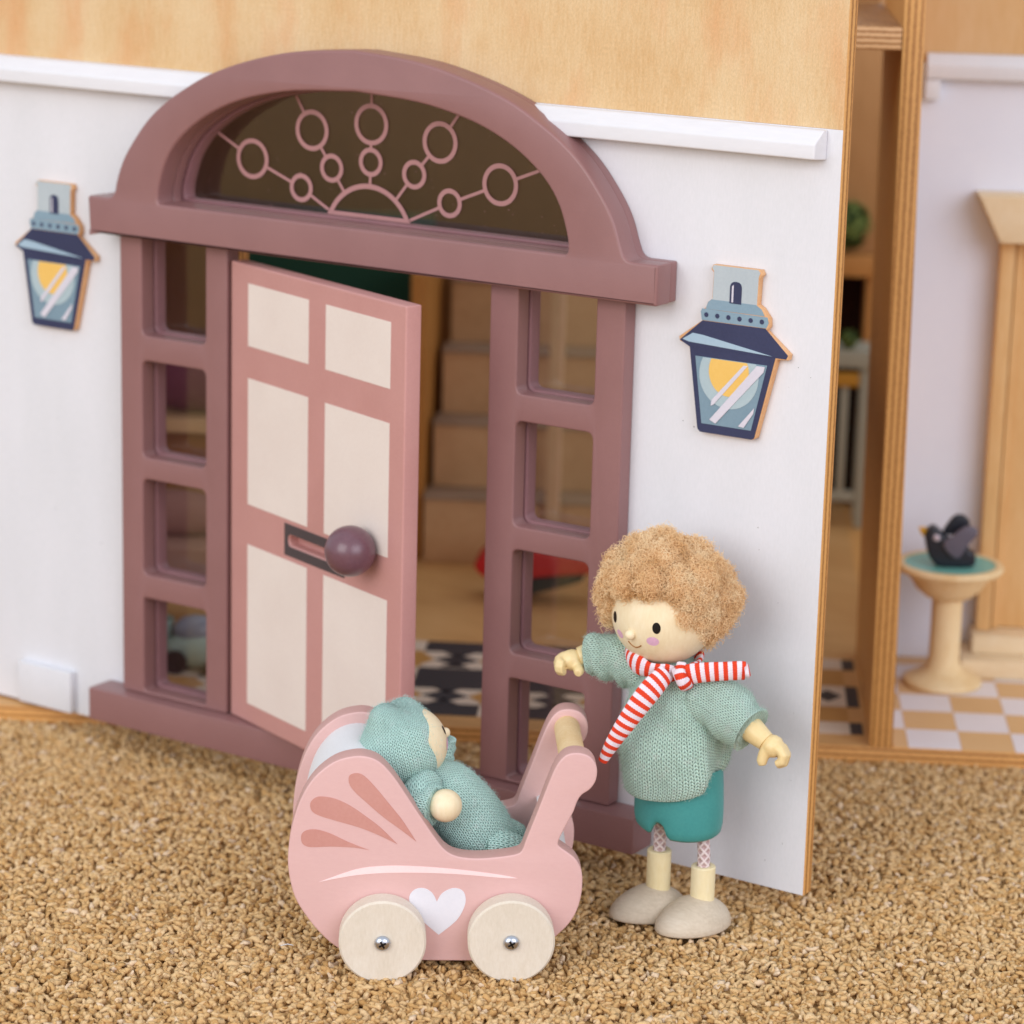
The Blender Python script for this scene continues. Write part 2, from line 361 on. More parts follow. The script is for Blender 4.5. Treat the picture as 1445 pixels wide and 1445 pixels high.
UD = np.array([0.83594, 0.54884]); FW = np.array([-0.54884, 0.83594]); OD = np.array([-1.9, -2.4])
FEET = [(-1.72, -2.45, .75, 1.25, -1.85), (-3.08, -2.35, .75, 1.2, -2.05)]
def pile(inside=True):
    # jittered grid: full detail where the picture looks, coarser yarn ends for the rest of the carpet around it
    sp = SPI if inside else .25
    S, T = np.meshgrid(np.arange(*((-24.5, 16) if inside else (-44, 38)), sp), np.arange(*((-11.5, 21) if inside else (-30, 34)), sp))
    S = S.ravel() + rng.uniform(-.5, .5, S.size) * sp; T = T.ravel() + rng.uniform(-.5, .5, T.size) * sp
    XY = OD + S[:, None] * UD + T[:, None] * FW
    P = np.c_[XY, np.zeros(len(XY))] - np.array(CAM)
    xc = P @ np.array(R0); yc = P @ np.array(R1); zc = P @ np.array(R2)
    px = 722.5 + 4000 * xc / zc; py = 722.5 + 4000 * yc / zc
    keep = (px > -70) & (px < 1515) & (py < 1530) & (py > 995)
    if not inside: keep = ~keep
    hb = (XY - np.array(HO)[:2]) @ np.array(NH)[:2]
    keep &= hb < .9
    if not inside: keep &= (XY[:, 1] > -27) & ((XY[:, 1] < 1.5) | (XY[:, 0] > -8)) & (np.hypot(XY[:, 0] + 7, XY[:, 1] + 3) < 31)
    # thin out with distance a little (far tufts are smaller than the blur)
    for fx, fy, ra, rb, ang in FEET:
        dx = XY[:, 0] - fx; dy = XY[:, 1] - fy; ca, sa = math.cos(ang), math.sin(ang)
        keep &= ((dx * ca + dy * sa) / (rb * .82)) ** 2 + ((-dx * sa + dy * ca) / (ra * .8)) ** 2 > 1
    XY = XY[keep]; n = len(XY)
    K, N = (5, 5) if inside else (4, 4)
    ln = rng.uniform(.26, .5, n); th = rng.uniform(0, 2 * np.pi, n); lean = rng.uniform(.3, 1.5, n)
    d = np.c_[np.sin(lean) * np.cos(th), np.sin(lean) * np.sin(th), np.cos(lean)]
    bend = rng.normal(0, 1, (n, 3)); bend -= (bend * d).sum(1)[:, None] * d; bend /= np.linalg.norm(bend, axis=1)[:, None]
    side = np.cross(d, bend); r = rng.uniform(.064, .102, n) * (1 if inside else 1.45)
    top = np.array([noise.noise(Vector((x * .35, y * .35, 0))) for x, y in XY]) * .05 + rng.uniform(-.07, .05, n)
    tt = np.linspace(0, 1, K); prof = np.array([.45, 1.0, .84, 1.05, .45]) if inside else np.array([.5, 1.0, .95, .5])
    ctr = d[:, None, :] * ((tt - 1) * ln[:, None])[:, :, None] + bend[:, None, :] * (np.sin(tt * np.pi) * ln[:, None] * .2)[:, :, None]
    rr = r[:, None] * prof[None, :]
    an = np.linspace(0, 2 * np.pi, N, endpoint=False)
    tw = tt[None, :, None] * rng.uniform(1.5, 3.5, n)[:, None, None]
    A = an[None, None, :] + tw
    ring = (bend[:, None, None, :] * np.cos(A)[..., None] + side[:, None, None, :] * np.sin(A)[..., None]) * rr[:, :, None, None]
    ring *= (1 + .22 * np.cos(an * 2 + 0.0))[None, None, :, None]
    V = ctr[:, :, None, :] + ring
    zmax = V[..., 2].reshape(n, -1).max(1)
    V[..., 2] += (top - zmax)[:, None, None]; V[..., 0] += XY[:, 0][:, None, None]; V[..., 1] += XY[:, 1][:, None, None]
    V = V.reshape(-1, 3)
    q = []
    for i in range(K - 1):
        for k in range(N): q.append((i * N + k, i * N + (k + 1) % N, (i + 1) * N + (k + 1) % N, (i + 1) * N + k))
    q = np.array(q); cap0 = np.arange(N)[::-1]; cap1 = (K - 1) * N + np.arange(N)
    loops1 = np.concatenate([q.ravel(), cap0, cap1]); tot1 = np.array([4] * len(q) + [N, N])
    lo = (loops1[None, :] + (np.arange(n) * K * N)[:, None]).ravel().astype(np.int32)
    tots = np.tile(tot1, n).astype(np.int32); st = np.concatenate([[0], np.cumsum(tots)[:-1]]).astype(np.int32)
    me = bpy.data.meshes.new('carpet_pile'); me.vertices.add(len(V)); me.vertices.foreach_set('co', V.ravel().astype(np.float32))
    me.loops.add(len(lo)); me.loops.foreach_set('vertex_index', lo)
    me.polygons.add(len(tots)); me.polygons.foreach_set('loop_start', st); me.polygons.foreach_set('loop_total', tots)
    me.polygons.foreach_set('use_smooth', np.ones(len(tots), bool)); me.update(calc_edges=True)
    a = me.attributes.new('tuft', 'FLOAT', 'POINT'); a.data.foreach_set('value', np.repeat(np.clip(rng.normal(.52, .24, n), 0, 1), K * N).astype(np.float32))
    tag(put('carpet_pile', me, PM), 'sand coloured twisted pile of the carpet covering the floor' if inside else 'sand coloured carpet pile lying outside the part around the pram', kind='stuff')
SPI = .16
pile(); pile(False)

# ================================================================= THE HOUSE BODY
house = empty('dollhouse', H(-4, 8, 0), 'open plywood dollhouse body standing behind the mauve doorway', 'dollhouse')
hbox('base_board', -20.5, 0, -.3, 26, 33.6, .4, PLY_Z, house, .02)
FL = hbox('floor_sheet', -20.3, .06, .404, 8.9, 33, .41, FLOORW, house, 0)
# upright partition that leans very slightly
me = pyd([H(8.43, 0, .41), H(9.13, 0, .41), H(9.13, 9.9, .41), H(8.43, 9.9, .41), H(8.16, 0, 26), H(8.75, 0, 26), H(8.75, 9.9, 26), H(8.16, 9.9, 26)],
         [(0, 1, 2, 3), (7, 6, 5, 4), (0, 4, 5, 1), (1, 5, 6, 2), (2, 6, 7, 3), (3, 7, 4, 0)])
bev(me, .03, 2); put('partition', sm(me), PLY_A, house)
hbox('shelf_board', -13.0, .02, 21.4, 8.18, 11, 22.06, PLY_Z2, house, .03)
hbox('back_wall', -20.5, 33, .41, 22, 33.6, 26, INTER, house, .02)
hbox('left_wall', -20.5, 4, .41, -19.9, 33, 26, INTER, house, .02)
hbox('inner_wall', 9.0, 20, .41, 9.5, 33, 21.4, INTER, house, .02) if False else None
hbox('upper_back_wall', -12.9, 11, 22.1, 8.1, 11.5, 26, INTER, house, .02)
# courtyard wing wall on the right, white below and birch above
hbox('wing_wall', 8.95, 9.92, .41, 21.4, 10.5, 26, BIRCH2, house, .02)
hbox('wing_wall_paint', 8.99, 9.86, .42, 21.3, 9.92, 20.3, paint('wing_white_paint', '#e4e7f4', '#eaedf8', .55, 11, .1), house, 0)
def prism_h(name, sec, a0, a1, mat, parent, bv=.04):   # section in (b, z) run along a
    n = len(sec); v = [H(a0, b_, z_) for b_, z_ in sec] + [H(a1, b_, z_) for b_, z_ in sec]
    f = [tuple(range(n)), tuple(reversed(range(n, 2 * n)))] + [(i, i + n, (i + 1) % n + n, (i + 1) % n) for i in range(n)]
    me = pyd(v, f); bm = bmesh.new(); bm.from_mesh(me); bmesh.ops.recalc_face_normals(bm, faces=bm.faces); bm.to_mesh(me); bm.free()
    bev(me, bv, 2); return put(name, sm(me), mat, parent)
prism_h('wing_moulding', [(9.86, 19.82), (9.3, 19.82), (9.3, 20.28), (9.62, 20.6), (9.86, 20.62)], 9.62, 21.3, WHITE, house)
hbox('moulding_return', 9.6, 9.36, 19.15, 10.08, 9.86, 19.8, WHITE, house, .05)
# printed checker tiles of the courtyard
TILEW = paint('printed_white_tile', '#e2dce0', '#ebe6ea', .5, 10, .05); TILET = paint('printed_tan_tile', '#d8ae7a', '#dfb887', .5, 10, .05)
for j, (b0, b1) in enumerate([(.12, 1.94), (1.94, 3.84), (3.84, 5.62), (5.62, 7.35), (7.35, 8.9), (8.9, 9.84)]):
    for i in range(-1, 6):
        a0 = 9.62 + i * 1.62; a1 = a0 + 1.62
        a0 = max(a0, 9.16 if b0 > .1 else 9.0)
        if a1 - a0 < .1: continue
        hbox('tile', a0 + .006, b0 + .006, .402, a1 - .006, b1 - .006, .418, (TILEW if (i + j) % 2 == 0 else TILET), house, 0)
# printed hall tiles: dark oblongs and four pointed stars
TDK = paint('printed_dark_tile', '#2c2a30', '#38353b', .5, 10, .05); TCR = paint('printed_cream_tile', '#d8c3ae', '#e2cfbb', .5, 10, .05); TOR = paint('printed_ochre_tile', '#b98440', '#c89450', .5, 10, .05)
def hpoly(name, pts, z, mat):
    me = pyd([H(a_, b_, z) for a_, b_ in pts] + [H(a_, b_, z + .012) for a_, b_ in pts],
             [tuple(range(len(pts), 2 * len(pts)))] + [(i, (i + 1) % len(pts), (i + 1) % len(pts) + len(pts), i + len(pts)) for i in range(len(pts))])
    return put(name, me, mat, house)
for i in range(-5, 5):
    ac = -4.85 + i * 3.48
    for j in range(3):
        bb = -.95 + j * 4.03            # dark oblong rows start here
        q0, q1 = max(bb, 1.12 if True else 0), bb + 2.2
        a0, a1 = ac - 1.16, min(ac + 1.16, 8.3)
        if j == 0: q0 = 1.12; q1 = 2.26
        if j == 1: q0 = 3.87; q1 = 6.05
        if j == 2: q0 = 7.92; q1 = 9.08
        if a0 > 8.2: continue
        if ac + 2.32 < 8.2 and j < 2 and j > 0: hpoly('dark_diamond_tile', [(ac + 1.3, (q0 + q1) / 2), (ac + 1.74, q0 + .5), (ac + 2.18, (q0 + q1) / 2), (ac + 1.74, q1 - .5)], .426, TDK)
        hpoly('dark_tile', [(a0, q0), (a1, q0), (a1, q1), (a0, q1)], .412, TDK)
        if ac + 2.32 < 8.2: hpoly('cream_tile', [(ac + 1.17, q0), (ac + 2.31, q0), (ac + 2.31, q1), (ac + 1.17, q1)], .412, TCR)
        if j < 2:
            s0 = q1 + .01; s1 = (3.86 if j == 0 else 7.91); sm_ = (s0 + s1) / 2
            if a1 - a0 > 2:
                hpoly('cream_tile', [(a0, s0 + .01), (a1, s0 + .01), (a1, s1 - .01), (a0, s1 - .01)], .411, TCR)
                hpoly('dark_diamond_tile', [(ac - .75, sm_), (ac, sm_ - .62), (ac + .75, sm_), (ac, sm_ + .62)], .426, TDK)
                for sgn in (-1, 1):
                    hpoly('dark_point_tile', [(ac - .5, sm_ + sgn * .86), (ac + .5, sm_ + sgn * .86), (ac, sm_ + sgn * .3)][::sgn], .426, TDK)
                hpoly('ochre_tile', [(a0, s0 + .25), (a0 + .42, sm_), (a0, s1 - .25)], .426, TOR)
                hpoly('ochre_tile', [(a1, s0 + .25), (a1, s1 - .25), (a1 - .42, sm_)], .426, TOR)
            if ac + 2.32 < 8.2: hpoly('ochre_tile', [(ac + 1.17, s0), (ac + 2.31, s0), (ac + 2.31, s1), (ac + 1.17, s1)], .412, TOR)

hbox('shade_backdrop', -19.8, 26.9, 11.3, 2.2, 27.18, 21.3, wood('shade_backdrop_brown', '#46301f', '#533825', '#5f412c', (1, 1, .1), 8), house, .02)  # added panel; its dark brown stands in for shade in the upper interior
# staircase inside the hall
stairs = empty('toy_staircase', H(-4, 21, .41), 'blurred toy staircase of plain wooden steps seen through the open door', 'staircase')
for k in range(5):
    hbox('step', -7.3 + .12 * k, 19.4 + 1.95 * k, .42, 1.5, 21.35 + 1.95 * k, .42 + 2.42 * (k + 1), STAIRW, stairs, .06)
    hbox('tread', -7.34 + .12 * k, 19.3 + 1.95 * k, .43 + 2.42 * (k + 1), 1.5, 21.3 + 1.95 * k, .52 + 2.42 * (k + 1), wood('stair_tread', '#8d745e', '#9a806a', '#a58a74', (.3, 1, 1)) if k == 0 else bpy.data.materials['stair_tread'], stairs, .03)
hbox('newel_post', -2.72, 18.6, .42, -2.2, 19.1, 12.5, wood('newel_wood', '#c9a77c', '#d8b98e', '#e0c49c'), stairs, .08)
hbox('side_rail', -7.95, 19.8, .42, -7.4, 26.8, 11.2, wood('rail_wood', '#a86f30', '#b97e3c', '#c48a48'), stairs, .05)
# red thing lying on the hall floor
tray = empty('red_toy_tray', H(-3.3, 17.4, .42), 'low red curved toy with a dark green underside on the hall floor', 'toy')
pts = [(-4.9, 2.1), (-4.3, 2.5), (-2.5, 2.5), (-.9, 2.35), (.5, 2.15), (-.6, 1.9), (-2.2, 1.72), (-3.4, 1.55), (-4.3, 1.5), (-4.8, 1.75)]
cutout('red_top', [smooth_closed(pts, 3)], -15.8, -14.2, Frame(H(.0, 0, -.25), UH), flat('red_lacquer', '#c22626', .4), tray, .08)
pts = [(-4.5, 1.35), (-2.8, 1.5), (-1.2, 1.78), (-1.2, 1.5), (-2.8, 1.0), (-3.5, .7), (-4.1, .75)]
cutout('green_base', [smooth_closed(pts, 3)], -15.7, -14.3, Frame(H(.0, 0, -.25), UH), flat('dark_green_lacquer', '#26352c', .5), tray, .08)
tag(box('green_curtain', (-15.5, 3.8, -24), (-7.5, 12.9, -23.6), flat('dark_green_cloth', '#1f4636', .9), None, .05, HF), 'dark green hanging behind the top of the open door', 'curtain')
# things behind the left side lights
sb = empty('toy_sideboard', H(-14, 12, .41), 'low brown wooden shelf unit behind the left side windows', 'shelf')
hbox('plank', -18.5, 9, 7.3, -10.5, 11.5, 7.75, wood('side_plank', '#b89268', '#c9a47a', '#d4b088', (.2, 1, 1)), sb, .04)
hbox('body', -18.2, 9.6, 5.3, -10.8, 11.5, 7.28, wood('side_body', '#7a4a20', '#8a5627', '#97612f', (.2, 1, 1)), sb, .04)
for a_ in (-18.1, -11.2): hbox('leg', a_, 9.6, .42, a_ + .4, 11.4, 5.28, bpy.data.materials['side_body'], sb, .04)
cu = ball(H(-14.2, 10.4, 8.75), 1, 20, 12, (2.3, 1.0, .95), Matrix.Rotation(TH, 3, 'Z')); tag(put('plum_cushion', cu, flat('plum_cloth', '#6a3048', .9)), 'plum cushion on the brown shelf behind a left side window', 'cushion')
cu = ball(H(-14.6, 8.4, 4.7), 1, 20, 12, (1.9, .8, .8), Matrix.Rotation(TH, 3, 'Z')); tag(put('pink_cushion', cu, flat('dusty_pink_cloth', '#a87c74', .9)), 'dusty pink cushion below the brown shelf behind the left side windows', 'cushion')
bed = empty('toy_bed', H(-14, 7, .41), 'small pale toy bed with white ends behind the lower left side window', 'bed')
hbox('mattress', -16.2, 6.4, 2.9, -12.2, 8.8, 4.0, flat('blush_blanket', '#b08878', .9), bed, .2)
hbox('headboard', -16.6, 6.3, .42, -16.2, 8.9, 4.6, WHITE, bed, .08)
hbox('footboard', -12.15, 6.3, .42, -11.85, 8.9, 3.6, WHITE, bed, .08)
prism_h('bed_side', [(6.25, 2.5), (6.35, 2.5), (6.35, 3.1), (6.25, 3.1)], -16.2, -12.15, WHITE, bed, .02)
kt = empty('mint_toy_car', H(-13.3, 5, .41), 'small mint toy car on the floor behind the lowest left window', 'toy car')
MINT = flat('mint_lacquer', '#a9c6bd', .3, .6)
put('body', ball(H(-13.0, 4.9, 1.05), 1, 24, 14, (1.25, .8, .62), Matrix.Rotation(TH, 3, 'Z')), MINT, kt)
put('roof', ball(H(-13.2, 5.0, 1.65), 1, 20, 12, (.75, .6, .5), Matrix.Rotation(TH, 3, 'Z')), flat('silver_blue', '#8f9cb4', .3, .6), kt)
for da in (-.75, .75): put('wheel', lathe([(.1, -.1), (.38, -.1), (.4, 0), (.38, .1), (.1, .1)], H(-13.0 + da, 4.1, .8), 20, -NH), BLACK, kt)
cup = put('mint_toy_cup', lathe([(.35, 0), (.5, .1), (.62, 1.5), (.58, 1.5), (.45, .3), (.2, .25)], H(-14.6, 5.2, .42), 24), MINT)
tag(cup, 'pale mint toy cup standing left of the mint car indoors', 'cup')

# blurred kitchen corner in the gap
fp = empty('toy_fireplace', H(8, 30, .41), 'tan wooden toy fireplace at the back of the room seen through the gap', 'fireplace')
TANW = wood('fireplace_wood', '#b57a3e', '#c2874a', '#cb9356')
hbox('mantel', 3.5, 30.6, 10.0, 9.95, 32.9, 10.85, TANW, fp, .06); hbox('jamb', 9.25, 30.8, .42, 9.85, 32.9, 9.98, TANW, fp, .05)
hbox('jamb', 3.6, 30.8, .42, 4.5, 32.9, 9.98, TANW, fp, .05); hbox('chimney_breast', 3.6, 31.6, 10.86, 9.7, 32.9, 21.3, INTER, fp, .05)
hbox('firebox', 4.52, 32.5, .42, 9.24, 32.88, 9.98, flat('firebox_black', '#2a120c', .9), fp, 0)  # even near-black sheet across the back of the fireplace opening
def leafball(name, c, r, label, n=160):
    bm = bmesh.new()
    for i in range(n):
        d = Vector((random.gauss(0, 1), random.gauss(0, 1), random.gauss(0, 1))).normalized(); p = Vector(c) + d * r * random.uniform(.75, 1)
        t = d.orthogonal().normalized() * .28 * r; s = d.cross(t).normalized() * .16 * r; q = [p - t, p + s + d * .05, p + t, p - s + d * .05]
        bm.faces.new([bm.verts.new(x) for x in q])
    me = bpy.data.meshes.new(name); bm.to_mesh(me); bm.free()
    root = empty(name, c, label, 'plant')
    put('core', ball(c, r * .8, 16, 10), flat(name + '_core', '#33461f', .8), root); lf = put('foliage', me, flat(name + '_leaf', '#6f7f3e', .7), root); lf['kind'] = 'stuff'
leafball('round_toy_bush', H(8.35, 31.2, 12.0), 1.0, 'round green toy wreath above the toy fireplace mantel')
leafball('green_toy_sprig', H(8.5, 27.8, 7.95), .4, 'small bright green sprig on the white toy table', 60)
tb = empty('white_toy_table', H(8, 27, .41), 'grey white toy table with a yellow rail in front of the fireplace', 'table')
TW = flat('aged_white', '#a9a796', .6)
hbox('table_top', 4.5, 27.4, 6.9, 9.55, 29.6, 7.6, TW, tb, .05)
for a_ in (8.95, 4.6):
    for b_ in (26.5, 28.1): hbox('leg', a_ + .12, b_ + 1, .42, a_ + .55, b_ + 1.4, 6.9, TW, tb, .04)
hbox('yellow_rail', 4.7, 27.42, 6.15, 9.0, 27.6, 6.7, flat('ochre_yellow', '#c08a30', .6), tb, .03)
for i in range(6): hbox('slat', 5.2 + i * .62, 27.5, 1.9, 5.5 + i * .62, 27.65, 6.15, TW, tb, .02)
hbox('lower_rail', 4.9, 27.5, 1.5, 9.0, 27.7, 1.9, TW, tb, .02)

# porch, bird bath and bird in the courtyard
porch = empty('wooden_porch', H(14, 8.8, .42), 'plain wooden doorway with pilaster, crown and steps at the right edge', 'doorway')
prism_b = [(11.45, 16.25), (18, 16.25), (18, 14.75), (12.2, 14.75)]
cutout('crown', [prism_b], -9.84, -8.35, HF, PORCHL, porch, .05)
hbox('pilaster', 12.3, 8.95, 1.7, 12.78, 9.84, 14.74, PORCHW, porch, .05)
hbox('door_jamb', 12.84, 9.2, 1.7, 13.02, 9.84, 14.74, PORCHW, porch, .03)
hbox('door_leaf', 13.04, 9.5, 1.7, 18, 9.84, 14.74, PORCHW, porch, .03)
hbox('step', 11.75, 7.6, .43, 18, 9.84, 1.05, PORCHL, porch, .06); hbox('step', 12.15, 8.35, 1.06, 18, 9.83, 1.68, PORCHL, porch, .06)
BC = H(11.12, 6.9, .42)
bath = empty('bird_bath', BC, 'turned pale wood bird bath with turquoise water on the checked floor', 'bird bath')
put('pedestal', lathe([(1.2, 0), (1.28, .08), (1.26, .2), (1.05, .32), (.72, .45), (.56, .62), (.5, .9), (.49, 2.9), (.56, 2.95)], BC, 48), BOWLW, bath)
put('bowl', lathe([(.5, 2.95), (.72, 2.98), (1.05, 3.25), (1.3, 3.65), (1.38, 3.78), (1.68, 3.86), (1.75, 3.98), (1.7, 4.08), (1.5, 4.1), (1.45, 4.05), (.2, 4.05)], BC, 56), BOWLW, bath)
put('water', lathe([(.1, 4.056), (1.46, 4.056), (1.47, 4.07), (.1, 4.075)], BC, 48), paint('turquoise_paint', '#6cb2a8', '#7ec0b5', .35, 10, .05), bath)
BD = Frame(H(11.0, 6.6, 4.5), UH)
bird = empty('black_toy_bird', H(11.0, 6.6, 4.5), 'small black wooden bird with yellow beak sitting on the bird bath', 'bird')
BB = paint('bird_black', '#20232c', '#2d313c', .35, 10, .05); BG = paint('bird_wing_grey', '#5f5a68', '#6d6876', .4, 10, .05)
cutout('body', [smooth_closed([(-.72, 1.18), (-.5, 1.32), (-.25, 1.15), (-.1, .98), (.2, .9), (.55, .85), (.72, .55), (.86, .5), (.88, .12), (.6, .02), (0, -.02), (-.35, .04), (-.62, .35), (-.74, .75), (-.78, 1.0)], 4)], -.3, .3, BD, BB, bird, .12, 3)
cutout('beak', [[(-.98, 1.22), (-.74, 1.24), (-.68, 1.02), (-.84, .96)]], -.12, .12, BD, flat('beak_yellow', '#d9a52c', .4), bird, .03)
cutout('wing', [smooth_closed([(-.2, .78), (.1, 1.1), (.5, 1.42), (.85, 1.35), (.84, 1.1), (.6, .8), (.35, .38), (.12, .4)], 4)], .31, .45, BD, BG, bird, .05, 2)
cutout('wing', [smooth_closed([(-.15, .95), (.0, 1.35), (.25, 1.6), (.55, 1.55), (.7, 1.3), (.45, 1.0)], 4)], -.55, -.31, BD, BB, bird, .05, 2)
put('cheek', ball(BD(-.42, .98, .3), .14, 14, 10, (1, .35, .8)), flat('cheek_white', '#d8cfdd', .5), bird)

# ================================================================= THE HINGED FRONT
front = empty('hinged_house_front', (-14, 0, .5), 'white and birch dollhouse front panel swung open with a mauve arched doorway', 'house front')
AC = -14.03
def arch(half, cx=AC):
    r = smooth_closed(half, 4, False)           # from right springing to apex
    return [(cx + x, z) for x, z in r] + [(cx - x, z) for x, z in reversed(r[:-1])]
ain = [(6.86, 16.98), (6.8, 17.3), (6.54, 18.0), (6.07, 18.63), (5.35, 19.2), (4.5, 19.65), (3.5, 19.99), (2.03, 20.27), (0, 20.4)]
IN = arch(ain); IN = rnd_poly([(AC + 6.86, 16.73)] + IN + [(AC - 6.86, 16.73)], [.3] + [0] * len(IN) + [.3])
aout = [(8.42, 17.15), (8.2, 17.75), (7.85, 18.32), (7.25, 19.05), (6.6, 19.6), (5.85, 20.07), (4.95, 20.53), (3.65, 20.97), (2.02, 21.33), (0, 21.5)]
OUT = arch(aout)
OUT = rnd_poly([(-23.5, 15.68), (-4.47, 15.68), (-4.47, 16.74), (-5.42, 16.74), (-5.61, 17.1)], [.06, .06, .06, .2, 0])[:-1] + OUT + [(AC - 8.43, 17.05), (AC - 8.48, 16.9), (AC - 8.58, 16.79), (AC - 8.74, 16.74), (-23.44, 16.74), (-23.48, 16.72), (-23.5, 16.68)]
LX, RX = (-22.76, -18.79), (-9.86, -5.68); LH, RH = (-21.94, -19.57), (-8.97, -6.55)
ROWS = [(12.76, 15.8), (9.14, 12.03), (5.58, 8.5), (1.98, 4.88)]
holes = [rect(h[0] - .12, r[0] - .1, h[1] + .12, r[1] + .1) for h in (LH, RH) for r in ROWS]
holes.append([(AC + (x - AC) * 1.012, 18 + (z - 18) * 1.03) for x, z in IN])
holes.append(rect(-18.78, 1.2, -9.8, 15.9))
OUTER = rect(-30, .5, 0, 27)
cutout('panel', [OUTER] + holes, -.42, -.012, FF, PLY_Y, front, .012, 0)
cutout('birch_veneer', [rect(-30, 20.43, -.012, 27)], -.011, .0, FF, BIRCH, front, 0.004, 0)
WB = [rect(-30, .5, -.012, 20.425, 0)]
cutout('white_paint_layer', WB + [rect(-22.7, .9, -5.75, 16.0), [(AC + (x - AC) * 1.02, 17.9 + (z - 17.9) * 1.04) for x, z in IN]], -.011, .004, FF, WHITE, front, .004, 0)
cutout('inner_face', [OUTER] + holes, -.44, -.422, FF, INTER, front, .002, 0)
# cornice in two runs, chamfered top
def run_x(name, sec, x0, x1, mat, parent, bv=.05):
    n = len(sec); v = [(x0, y, z) for y, z in sec] + [(x1, y, z) for y, z in sec]
    f = [tuple(range(n)), tuple(reversed(range(n, 2 * n)))] + [(i, i + n, (i + 1) % n + n, (i + 1) % n) for i in range(n)]
    me = pyd(v, f)
    for vv in me.vertices[n:]:          # mitred outer end: the chamfer returns
        if vv.co.z > 20.2 and x1 > -1: vv.co.x -= .0
        if vv.co.y < -.5 and x1 > -1: vv.co.x -= .06
    bm = bmesh.new(); bm.from_mesh(me); bmesh.ops.recalc_face_normals(bm, faces=bm.faces); bm.to_mesh(me); bm.free()
    bev(me, bv, 3, 15); return put(name, sm(me), mat, parent)
SEC = [(-.008, 19.66), (-.56, 19.7), (-.56, 20.08), (-.2, 20.4), (-.008, 20.41)]
WP2 = paint('cornice_white_paint', '#dddce0', '#e5e4e8', .5, 8, .2, scale=(.2, 1, 1))
run_x('cornice_moulding', SEC, -30, -19.3, WP2, front); run_x('cornice_moulding', SEC, -9.15, -.42, WP2, front)
pb = box('foot_block', (-27.25, -.3, .56), (-25.1, -.005, 1.86), WHITE, front, .06)
# mauve surround
cutout('arch_frame', [OUT, IN], .36, 1.08, FF, MAUVE, front, .075, 3)
cutout('arch_back_layer', [[(AC + (x - AC) * .996, 16 + (z - 16) * .994) for x, z in OUT], [(AC + (x - AC) * 1.0, z) for x, z in IN]], .008, .355, FF, MAUVE, front, .03, 2)
for (x0, x1), (h0, h1), nm in ((LX, LH, 'left'), (RX, RH, 'right')):
    loops = [rect(x0, 1.88, x1, 15.9, .06)] + [rect(h0, z0, h1, z1, .22 if z0 > 2 else .12) for z0, z1 in ROWS]
    sf = cutout('side_frame', loops, .006, .55, FF, MAUVE, front, .045, 3)
    for z0, z1 in ROWS:
        wf = cutout('side_window', [rect(h0 - .1, z0 - .08, h1 + .1, z1 + .08), rect(h0 + .05, z0 + .05, h1 - .05, z1 - .03, .2)], -.5, -.03, FF, MAUVE_DK, front, .05, 2)
        put('pane', pyd([FF(a, z, -.46) for a, z in ((h0, z0), (h1, z0), (h1, z1), (h0, z1))] + [FF(a, z, -.52) for a, z in ((h0, z0), (h1, z0), (h1, z1), (h0, z1))], [(0, 1, 2, 3), (7, 6, 5, 4), (0, 4, 5, 1), (1, 5, 6, 2), (2, 6, 7, 3), (3, 7, 4, 0)]), GLASS, wf)
box('sill', (-23.73, -1.02, .86), (-4.6, -.006, 1.87), MAUVE, front, .07)
fl = cutout('fanlight', [[(AC + (x - AC) * 1.011, 18 + (z - 18) * 1.028) for x, z in IN], [(AC + (x - AC) * .985, 18.2 + (z - 18.2) * .955) for x, z in IN]], -.5, -.03, FF, MAUVE_DK, front, .04, 2)
cutout('pane', [[(AC + (x - AC) * 1.0, 18 + (z - 18) * 1.0) for x, z in IN]], -.38, -.34, FF, GLASS, fl, .002, 0)
# fan tracery printed on the pane
TRACE = paint('tracery_print', '#a97a78', '#b58482', .5, 12, .05)
tv, tf = [], []
def bar(p, q, w_=.085):
    p, q = Vector(p), Vector(q); d = (q - p).normalized(); s = Vector((-d.y, d.x)) * w_ / 2; i = len(tv)
    tv.extend([FF(c.x, c.y, -.325) for c in (p + s, p - s, q - s, q + s)]); tf.append((i, i + 1, i + 2, i + 3))
def ring(c, ro, ri, a0=0, a1=2 * math.pi, n=40):
    i = len(tv)
    for k in range(n + 1):
        a = a0 + (a1 - a0) * k / n
        for r in (ro, ri): tv.append(FF(c[0] + math.cos(a) * r, c[1] + math.sin(a) * r, -.322))
    tf.extend([(i + 2 * k, i + 2 * k + 1, i + 2 * k + 3, i + 2 * k + 2) for k in range(n)])
oc = Vector((-14.52, 16.26)); ring(oc, 1.5, 1.36, .41, math.pi - .41); bar((-15.92, 16.86), (-13.12, 16.86), .11)
BIG = [(-18.58, 18.1), (-16.49, 19.07), (-14.47, 19.39), (-12.18, 19.09), (-10.21, 18.13)]; SML = [(-16.85, 17.44), (-15.8, 18.08), (-14.47, 18.36), (-13.01, 18.15), (-11.83, 17.48)]
ENDS = [(-19.83, 18.74), (-17.05, 19.98), (-14.47, 20.25), (-11.5, 20.0), (-8.7, 18.72)]
STA = [(-15.85, 16.9), (-15.2, 17.95), (-14.5, 18.1), (-13.75, 17.9), (-13.15, 16.88)]
for B_, S_, E_, T_ in zip(BIG, SML, ENDS, STA):
    ring(B_, .57, .44); ring(S_, .4, .27)
    B_, S_, E_, T_ = map(Vector, (B_, S_, E_, T_)); d = (B_ - S_).normalized()
    T2 = oc + (S_ - oc).normalized() * 1.44 if T_.y > 17 else T_
    bar(T2, S_ - (S_ - T2).normalized() * .34); bar(S_ + d * .33, B_ - d * .5); bar(B_ + (E_ - B_).normalized() * .5, E_)
